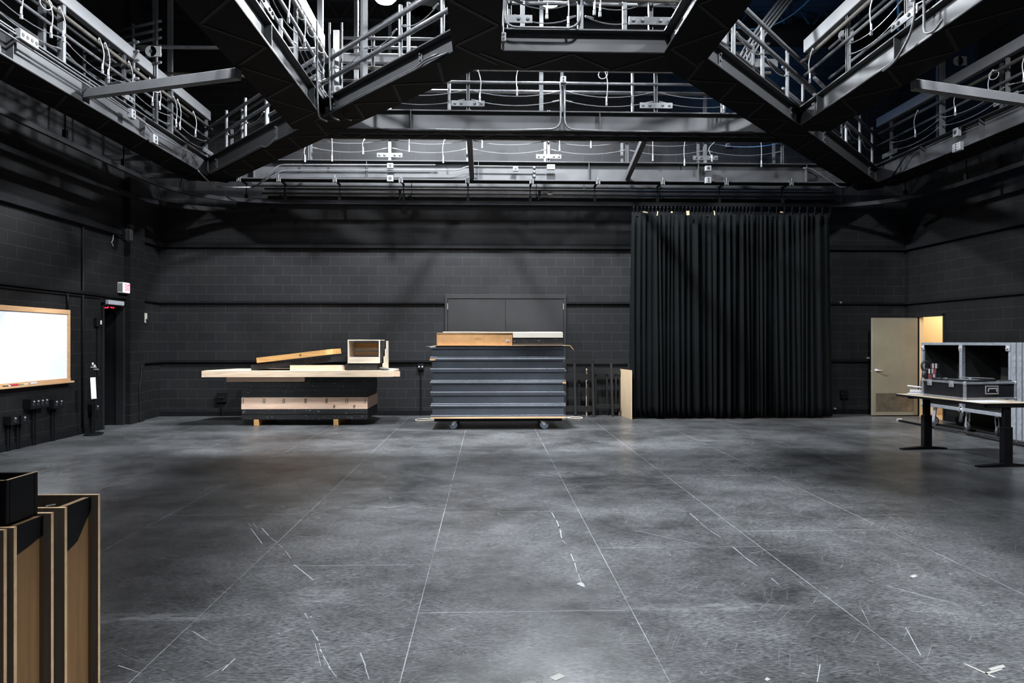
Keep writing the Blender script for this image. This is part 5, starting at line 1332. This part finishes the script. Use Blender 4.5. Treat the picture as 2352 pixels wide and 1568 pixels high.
for (y) in (KY0 + .03, KY1 - .025):
    ext((KX + .01, y, KZ0 + .03), (KX + .01, y, KZ1 - .03))
ext((KX + .01, KM, KZ0 + .03), (KX + .01, KM, KZ1 - .03), .07)
ext((KX + .01, KY0, KZ1 - .025), (KX + .01, KY1, KZ1 - .025)); ext((KX + .01, KY0, KZ0 + .03), (KX + .01, KY1, KZ0 + .03), .06)
for (y, z) in ((KY0 + .05, KZ1 - .09), (KY1 - .06, KZ1 - .09), (KM, KZ1 - .10), (KY1 - .06, KZ0 + .03), (KM, KZ0 + .03), (KM - .02, KZ0 + .03)):
    m = MB(); m.box(KX - .030, KX - .014, y - .045, y + .045, z - .05, z + .05, .006); m.lathe([(.03, 0), (.02, .02)], Matrix.Translation((KX - .03, y, z)) @ Matrix.Rotation(R(-90), 4, 'Y'), 12)
    m.build('butterfly_latch', CHROME, t)
for (x, y) in ((KX + .1, KY0 + .45), (KX + .1, KM - .02), (KX + .1, KY1 - .25), (KX + KD - .12, KY0 + .3), (KX + KD - .12, KY1 - .3)):
    caster(t, x, y, .095, KZ0 - .002, R(100) + y, RUBBER)
# lids stacked against its near end: four aluminium edged panels
for k in range(4):
    y1 = KY0 - .012 - .105 * k; x0 = KX + .0 + .015 * k
    p = thing('case_lid', (x0 + .42, y1 - .05, .02), ['aluminium edged case lid leaning nearest the open road case', 'second aluminium edged case lid beside the open road case', 'third aluminium edged case lid beside the open road case', 'outermost aluminium edged case lid, nearest the viewer'][k], 'case lid')
    MB().box(x0 + .03, x0 + .76, y1 - .085, y1 - .01, .045, 1.54, .004).build('panel', CASEIN, p)
    fr = MB()
    for (a, b_) in (((x0, .02), (x0, 1.565)), ((x0 + .79, .02), (x0 + .79, 1.565)), ((x0, .045), (x0 + .79, .045)), ((x0, 1.54), (x0 + .79, 1.54))):
        fr.bar((a[0], y1 - .05, a[1]), (b_[0], y1 - .05, b_[1]), .05 if a[0] == b_[0] else .09, .09 if a[0] == b_[0] else .05, bev=.008)
    fr.build('edge_extrusion', ALU, p)
# long black pipes and batten lying on the floor in front of the case
for i, (a, b_, r, m, lab) in enumerate(((P0(2062, 967), P0(2400, 1035), .02, BLACKP, 'nearest black pipe on the floor in front of the road case'), (P0(2140, 975), P0(2400, 1018), .022, BLACKP, 'farther black pipe on the floor in front of the road case'),
                                        (P0(2200, 996), P0(2400, 1026), .012, OLDPIPE, 'thin worn rod lying between the black pipes'))):
    a.z = b_.z = r; tag(MB().tube([a, b_], r, 10).build('floor_pipe', m, None, True), lab, 'pipe')
a, b_ = P0(2150, 985), P0(2400, 1030); a.z = b_.z = .025
tag(MB().bar(a, b_, .10, .05, bev=.004).build('floor_batten', BLKWOOD), 'flat black batten lying on the floor among the pipes', 'batten')
c = P0(2064, 967.5); tag(MB().tube([(c.x - .03, c.y, .03), (c.x + .06, c.y, .03)], .03, 10).build('pipe_clamp', CHROME), 'small bright clamp on the end of the floor pipe', 'clamp')

# ================================================================== RIGHT: DESK
c1, c2 = P0(2128, 1031), P0(2311, 1071)
dv = (c2 - c1).normalized(); nv = Vector((dv.y, -dv.x, 0))      # nv points to the viewer's left
if nv.x > 0: nv = -nv
mid = (c1 + c2) / 2
t = thing('adjustable_desk', (mid.x, mid.y, 0), 'black edged desk on two telescopic column legs at the right', 'desk')
TZd = .80
ang = math.atan2(dv.y, dv.x)
Md = Matrix.Translation((mid.x, mid.y, 0)) @ Matrix.Rotation(ang, 4, 'Z')
hl = (c2 - c1).length / 2
sgn = 1 if (Md.to_3x3() @ Vector((0, 1, 0))).dot(nv) > 0 else -1
MB().bbox(Md @ Matrix.Translation((-.09, sgn * -.03, TZd - .016)), 1.70, .74, .030, .004).build('desktop_edge', BLACKP, t)
MB().bbox(Md @ Matrix.Translation((-.09, sgn * -.03, TZd + .0)), 1.69, .73, .004, .001).build('desktop_laminate', wood('pale_maple_laminate', (.55, .43, .30), (.66, .54, .40), 'Y', .6, .35), t)
for s_ in (-1, 1):
    q = Md @ Matrix.Translation((s_ * hl, 0, 0))
    lg = MB().bbox(q @ Matrix.Translation((0, 0, .265)), .075, .13, .47, .006).build('column', BLACKP, t)
    MB().bbox(q @ Matrix.Translation((0, 0, .63)), .05, .095, .27, .004).build('inner_column', BLACKP, lg)
    m = MB(); 
    prof = [(-.30, .0), (.40, .0), (.40, .018), (.06, .042), (-.06, .042), (-.30, .018)]
    V = [q @ Vector((-.04, sgn * p[0], p[1])) for p in prof] + [q @ Vector((.04, sgn * p[0], p[1])) for p in prof]
    n = len(prof); m._add(V, [tuple(range(n)), tuple(range(2 * n - 1, n - 1, -1))] + [(i, n + i, n + (i + 1) % n, (i + 1) % n) for i in range(n)])
    m.build('foot', BLACKP, t)
    MB().bbox(q @ Matrix.Translation((0, 0, .757)), .07, .55, .022, .004).build('top_bracket', BLACKP, t)
# flight case on the desk
q0 = aty(2216, 785, 9.0)
P_ = lambda u, v: atz(u, v, TZd + .003)
A0, B0, C0 = P_(2216, 918), P_(2123, 908), P_(2320, 912)
e1 = (B0 - A0); e1n = e1.normalized(); e2n = Vector((-e1n.y, e1n.x, 0)); 
if e2n.dot(C0 - A0) < 0: e2n = -e2n
L1, L2, hF = .80, .74, .235
t = thing('flight_case', A0 + (e1n * L1 + e2n * L2) / 2, 'black flight case with aluminium edges standing on the desk', 'case')
def FP(a, b_, z): return A0 + e1n * a + e2n * b_ + Vector((0, 0, z))
def fbar(a, b_, s_=.028, nm='edge_extrusion', m=ALU): return MB().bar(a, b_, s_, s_, bev=.004).build(nm, m, t)
CASEB = mat('black_case_laminate', (0.012, 0.013, 0.017), .35)
MB().bar(FP(.0, .006, hF / 2), FP(L1, .006, hF / 2), .012, hF - .02).build('side_panel', CASEB, t)
MB().bar(FP(.006, .0, hF / 2), FP(.006, L2, hF / 2), .012, hF - .02).build('end_panel', CASEB, t)
MB().bar(FP(L1 - .006, .0, hF / 2), FP(L1 - .006, L2, hF / 2), .012, hF - .02).build('end_panel', CASEB, t)
MB().bar(FP(.0, L2 - .006, hF / 2), FP(L1, L2 - .006, hF / 2), .012, hF - .02).build('side_panel', CASEB, t)
MB().bar(FP(.01, L2 / 2, .012), FP(L1 - .01, L2 / 2, .012), L2 - .03, .02).build('base_panel', CASEB, t)
MB().bar(FP(.02, L2 / 2, hF - .05), FP(L1 - .02, L2 / 2, hF - .05), L2 - .04, .03).build('foam_insert', RUBBER, t)
for z in (.014, hF - .014):
    for (a, b_, c_, d_) in ((0, 0, L1, 0), (0, L2, L1, L2), (0, 0, 0, L2), (L1, 0, L1, L2)): fbar(FP(a, b_, z), FP(c_, d_, z))
for (a, b_) in ((0, 0), (L1, 0), (0, L2), (L1, L2)):
    fbar(FP(a, b_, .01), FP(a, b_, hF - .01), .034)
    for z in (.014, hF - .014): MB().lathe([(.010, -.024), (.024, -.012), (.024, .012), (.010, .024)], Matrix.Translation(FP(a, b_, z)), 12).build('ball_corner', CHROME, t)
for a in (.22, L1 - .16):
    m = MB(); m.bar(FP(a - .045, -.020, hF - .035), FP(a + .045, -.020, hF - .035), .012, .085, bev=.004); m.bar(FP(a - .02, -.03, hF - .03), FP(a + .02, -.03, hF - .03), .014, .04, bev=.004)
    m.build('butterfly_latch', CHROME, t)
# recessed handle on the face turned to the viewer
hm = L2 * .52
m = MB()
for (a, b_, z1, z2) in ((hm - .095, hm + .095, .075, .085), (hm - .095, hm + .095, .175, .185)):
    m.bar(FP(-.012, a, (z1 + z2) / 2), FP(-.012, b_, (z1 + z2) / 2), .008, .016)
for b_ in (hm - .09, hm + .09): m.bar(FP(-.012, b_, .075), FP(-.012, b_, .185), .012, .008, up=e1n)
m.tube([FP(-.022, hm - .06, .11), FP(-.028, hm - .06, .15), FP(-.028, hm + .06, .15), FP(-.022, hm + .06, .11)], .008, 8)
m.build('handle', CHROME, t)
# things lying on the flight case
zt2 = TZd + .003 + hF + .001
def on_case(a, b_, z=0): return FP(a, b_, hF + .002 + z)
tag(MB().tube([on_case(.45, .02, .02), on_case(-.05 + .1, .12, .02)], .013, 8).tube([on_case(.42, .02, .022), on_case(.36, .035, .022)], .02, 8).build('telescopic_rod', STRUT, None, True), 'pale telescopic rod lying on the near corner of the flight case', 'rod')
tag(MB().tube([on_case(.60, -.0, .018), on_case(.44, .0, .018)], .016, 8).build('black_clamp', RUBBER, None, True), 'short black clamp bar at the left rim of the flight case', 'clamp')
m = MB(); 
tag(MB().bar(on_case(.30, .25, .045), on_case(.33, .62, .03), .22, .010, bev=.003).build('grey_folder', mat('grey_folder', (.25, .25, .25), .6)), 'flat grey folder lying on the flight case', 'folder')
tag(MB().tube([on_case(.05, .10, .016), on_case(.05, .50, .016)], .014, 8).build('black_rod', RUBBER, None, True), 'black rod lying across the front rim of the flight case', 'rod')
tag(MB().bar(on_case(.03, .52, .012), on_case(.05, .72, .012), .03, .018, bev=.004).build('grey_bracket', STRUT), 'small grey bracket at the right end of the flight case rim', 'bracket')
# paper sheets on the desk
tag(MB().bar(P_(2225, 922), P_(2300, 921), .28, .002).build('paper_sheet', PAPER), 'white sheet of paper on the desk in front of the flight case', 'paper')
# hole punch
c = P_(2106, 906); 
t = thing('hole_punch', c, 'pale grey hole punch near the left end of the desk', 'hole punch')
Mh = Matrix.Translation(c) @ Matrix.Rotation(ang + R(55), 4, 'Z')
PUN = mat('grey_enamel', (.5, .5, .52), .4)
MB().bbox(Mh @ Matrix.Translation((0, 0, .012)), .24, .10, .02, .006).build('base', PUN, t)
MB().bbox(Mh @ Matrix.Translation((0, 0, .05)), .18, .06, .05, .01).build('body', PUN, t)
MB().bbox(Mh @ Matrix.Translation((-.01, 0, .115)) @ Matrix.Rotation(R(6), 4, 'Y'), .23, .08, .022, .008).build('lever', PUN, t)
MB().tube([Mh @ Vector((.09, 0, .03)), Mh @ Vector((.12, 0, .08)), Mh @ Vector((.10, 0, .12))], .018, 8).build('hinge_arm', DKSTEEL, t)
# hook clamp leaning in the case
c = P_(2124, 905)
m = MB(); m.tube([c + Vector((.03, .12, .0)), c + Vector((.05, .13, .20)), c + Vector((.07, .13, .26))], .028, 10)
m.tube([c + Vector((.07, .13, .24)), c + Vector((.08, .13, .34))], .033, 10)
m.tube(spline([c + Vector((.08, .13, .32)), c + Vector((.04, .13, .38)), c + Vector((.04, .13, .45)), c + Vector((.10, .13, .48)), c + Vector((.15, .13, .44))], 4), .016, 8)
m.tube([c + Vector((.09, .13, .36)), c + Vector((.16, .13, .34))], .022, 8)
tag(m.build('hook_clamp', RUBBER, None, True), 'black hook clamp standing behind the hole punch', 'clamp')
# card of coloured strips standing behind
cols = [(.5, .06, .05), (.7, .7, .65), (.05, .05, .06), (.12, .12, .14), (.1, .1, .12), (.6, .55, .55), (.15, .05, .05), (.75, .72, .7)]
c = FP(L1 - .10, .10, hF + .003)
t = thing('swatch_card', c, 'small patchwork card of red, white and black swatches standing on the flight case', 'card')
k = 0
for j in range(3):
    for i in range(5):
        cc = c + Vector((i * .023 - .045, .0, .04 + j * .075)) + Vector((-.03 if j < 2 else 0, 0, 0))
        MB().bbox(Matrix.Translation(cc), .021, .006, .068, .001).build('swatch', mat('swatch_%s' % 'abcdefgh'[(k * 3) % 8], cols[(k * 3) % 8], .4), t); k += 1
MB().box(c.x - .08, c.x + .05, c.y + .004, c.y + .01, c.z, c.z + .23).build('backing', BLACKP, t)

# ================================================================== FOREGROUND: PLATFORMS STOOD ON EDGE (left)
ZP = 1.085
def edge_platform(y0, y1, x_out, label, band=(.09, .075, .06)):
    """platform standing on its long edge; end faces the middle of the room"""
    t = thing('upright_platform', (x_out - .6, (y0 + y1) / 2, 0), label, 'platform')
    x_in = x_out - 1.22; th = .012
    MB().box(x_in, x_out, y0, y0 + th, 0, ZP).build('face_sheet', PLYG, t)
    MB().box(x_in, x_out, y1 - th, y1, 0, ZP + .0).build('back_sheet', PLYG, t)
    e1_ = MB().box(x_out - .0005, x_out + .0012, y0, y0 + th, 0, ZP + .001); e1_.box(x_in, x_out + .0012, y0 - .0, y0 + th, ZP, ZP + .0015); e1_.build('plywood_edge', PLYE, t)
    e1_ = MB().box(x_out - .0005, x_out + .0012, y1 - th, y1, 0, ZP + .001); e1_.box(x_in, x_out + .0012, y1 - th, y1, ZP, ZP + .0015); e1_.build('plywood_edge', PLYE, t)
    ya_, yb_ = y0 + th + .0005, y1 - th - .0005
    MB().box(x_out - .045, x_out - .022, ya_, yb_, 0, ZP - .006).build('end_board', PLYD, t)
    MB().prism([(ya_, ZP - .004), (ya_, ZP - band[0]), (ya_ + (yb_ - ya_) * .55, ZP - band[1]), (yb_, ZP - band[2]), (yb_, ZP - .004)], 'x', x_out - .0218, x_out - .0205).build('painted_band', BLACKP, t)
    MB().box(x_in + .03, x_out - .05, y0 + th + .0005, y1 - th - .0005, ZP - .06, ZP - .04).build('shade_filler', BLACKP, t)  # black filler standing in for the shaded hollow between the sheets
    return t
def yz(u, v, z): return atz(u, v, z)
far1 = yz(233, 1135, ZP); near1 = yz(150, 1167, ZP); far2 = yz(118, 1177, ZP); near2 = yz(14, 1213, ZP)
XO = (far1.x + far2.x) / 2
edge_platform(near1.y - .0, far1.y, XO, 'bare plywood platform stood on edge at the lower left, the farther one', (.155, .125, .045))
edge_platform(near2.y, far2.y, XO, 'bare plywood platform stood on edge at the lower left, the nearer one')
edge_platform(near2.y - .21, near2.y - .012, XO - .01, 'bare plywood platform stood on edge, cut by the left edge of the picture')
# black box sitting on top of the nearer platforms
bz = ZP + .0025
pB1, pB0 = yz(85, 1178, bz), yz(16, 1206, bz)
hb = .118
t = thing('black_box', (XO - .3, (pB0.y + pB1.y) / 2, bz), 'open topped black box sitting on the upright platforms', 'box')
xo = (pB1.x + pB0.x) / 2; y0, y1 = pB0.y, pB1.y
for (a, b_, c_, d_, nm) in ((xo - .5, xo, y0, y0 + .015, 'front_panel'), (xo - .5, xo, y1 - .015, y1, 'back_panel'), (xo - .015, xo, y0 + .0155, y1 - .0155, 'side_panel'), (xo - .5, xo - .485, y0 + .0155, y1 - .0155, 'side_panel')):
    MB().box(a, b_, c_, d_, bz, bz + hb, .0015).build(nm, BLACKP, t)
MB().box(xo - .484, xo - .016, y0 + .016, y1 - .016, bz, bz + .02).build('bottom_panel', BLACKP, t)
MB().box(xo - .5, xo, y0, y0 + .004, bz + hb + .0002, bz + hb + .0015).box(xo - .004, xo, y0, y1, bz + hb + .0002, bz + hb + .0015).build('worn_rim', PLYE, t)
# a small bright screwdriver-like bit on the edge
c = yz(112, 1158, ZP + .01); tag(MB().tube([(c.x - .008, c.y - .0, ZP + .005), (c.x + .014, c.y + .008, ZP + .008)], .002, 8).build('drill_bit', CHROME), 'tiny bright metal bit lying on the plywood edge at the lower left', 'drill bit')

# ================================================================== MARKS ON THE FLOOR (paint and tape that stay put)
PAINT = mat('pale_floor_paint', (.26, .265, .28), .7, 0, .3, 30)
TAPEW = mat('worn_floor_tape', (.26, .25, .23), .7)
def mark(poly_px, label_name, m):
    P2 = [P0(u, v) for (u, v) in poly_px]
    mb = MB(); V = [Vector((p.x, p.y, .0006)) for p in P2] + [Vector((p.x, p.y, .0014)) for p in P2]; n = len(P2)
    mb._add(V, [tuple(range(n))[::-1], tuple(range(n, 2 * n))] + [(i, (i + 1) % n, n + (i + 1) % n, n + i) for i in range(n)])
    return mb
def stroke(mb, a, b_, w0, w1):
    A_0, B_0 = P0(*a), P0(*b_); d = (B_0 - A_0); s_ = Vector((-d.y, d.x, 0)).normalized()
    n = len(mb.v); q = [A_0 + s_ * w0, B_0 + s_ * w1, B_0 - s_ * w1, A_0 - s_ * w0]
    mb._add([Vector((p.x, p.y, .0006)) for p in q], [(0, 1, 2, 3)])
fl = bpy.data.objects['floor']
S = MB(); rq = random.Random(5)
segs = [((1267, 1176), (1274, 1189)), ((1278, 1194), (1289, 1222)), ((1284, 1208), (1290, 1235)), ((1291, 1240), (1301, 1250)), ((1311, 1272), (1318, 1288)), ((1320, 1292), (1326, 1316)), ((1328, 1318), (1336, 1340)),
        ((1584, 1178), (1605, 1196)), ((1607, 1198), (1630, 1218)), ((1632, 1219), (1655, 1233)), ((1684, 1256), (1712, 1280)), ((1713, 1281), (1740, 1300)), ((1772, 1328), (1790, 1343)),
        ((568, 1200), (578, 1208)), ((582, 1202), (590, 1212)), ((602, 1213), (617, 1230)), ((618, 1232), (636, 1246)), ((640, 1250), (650, 1258)), ((655, 1264), (668, 1282)), ((576, 1213), (602, 1248)),
        ((700, 1408), (707, 1420)), ((716, 1446), (735, 1480)), ((728, 1462), (748, 1525)), ((734, 1490), (762, 1540)), ((724, 1478), (737, 1530)), ((754, 1530), (774, 1556)), ((827, 1498), (840, 1530)), ((838, 1530), (848, 1560)),
        ((443, 1450), (492, 1480)), ((272, 1528), (325, 1546)), ((510, 1540), (540, 1512)), ((534, 1520), (470, 1556)), ((1884, 1525), (1877, 1566)), ((1980, 1400), (2000, 1440)), ((2080, 1440), (2115, 1505)),
        ((600, 1303), (680, 1290)), ((675, 1296), (720, 1332)), ((1460, 1218), (1605, 1250)), ((2036, 1345), (2200, 1388)), ((1330, 1340), (1344, 1344))]
for a, b_ in segs:
    w_ = rq.uniform(.0015, .004); stroke(S, a, b_, w_, w_ * rq.uniform(.3, 1.2))
for _ in range(300):
    u, v = rq.uniform(240, 2345), 1010 + 555 * rq.random() ** .8
    L_ = rq.uniform(3, 16); an = rq.choice([-.5, -.4, .45, .55, .1, 0.0, -1.1, .9]) + rq.uniform(-.2, .2)
    stroke(S, (u, v), (u + L_ * math.cos(an), v + L_ * math.sin(an) * .6), rq.uniform(.0006, .0018), .0005)
for _ in range(44):      # long hairline scratches
    u, v = rq.uniform(250, 2300), 1040 + 510 * rq.random()
    L_ = rq.uniform(50, 190); an = rq.choice([-.35, -.25, .4, .5, .05, -.05, .8]) + rq.uniform(-.15, .15)
    pu, pv = u, v
    for k in range(6):
        nu, nv_ = pu + L_ / 6 * math.cos(an), pv + L_ / 6 * math.sin(an) * .6; an += rq.uniform(-.06, .06)
        if nv_ < 1000: break
        stroke(S, (pu, pv), (nu, nv_), .0005, .0005); pu, pv = nu, nv_
o = S.build('paint_scuffs', PAINT, fl); o['kind'] = 'stuff'
for nm, poly, m in (('tape_patch', [(1324, 1341), (1332, 1337), (1341, 1340), (1343, 1349)], PAINT),
                    ('tape_patch', [(1262, 1556), (1284, 1546), (1299, 1553), (1276, 1563)], TAPEW), ('tape_patch', [(2089, 1323), (2100, 1319), (2108, 1323), (2098, 1327)], TAPEW),
                    ('tape_patch', [(2270, 1535), (2304, 1526), (2310, 1532), (2278, 1541)], TAPEW), ('tape_patch', [(2262, 1545), (2300, 1534), (2303, 1538), (2264, 1550)], TAPEW), ('tape_patch', [(2212, 1524), (2218, 1524), (2290, 1556), (2282, 1556)], TAPEW),
                    ('tape_patch', [(1756, 1560), (1762, 1555), (1770, 1560), (1762, 1564)], TAPEW)):
    mark(poly, nm, m).build(nm, m, fl)
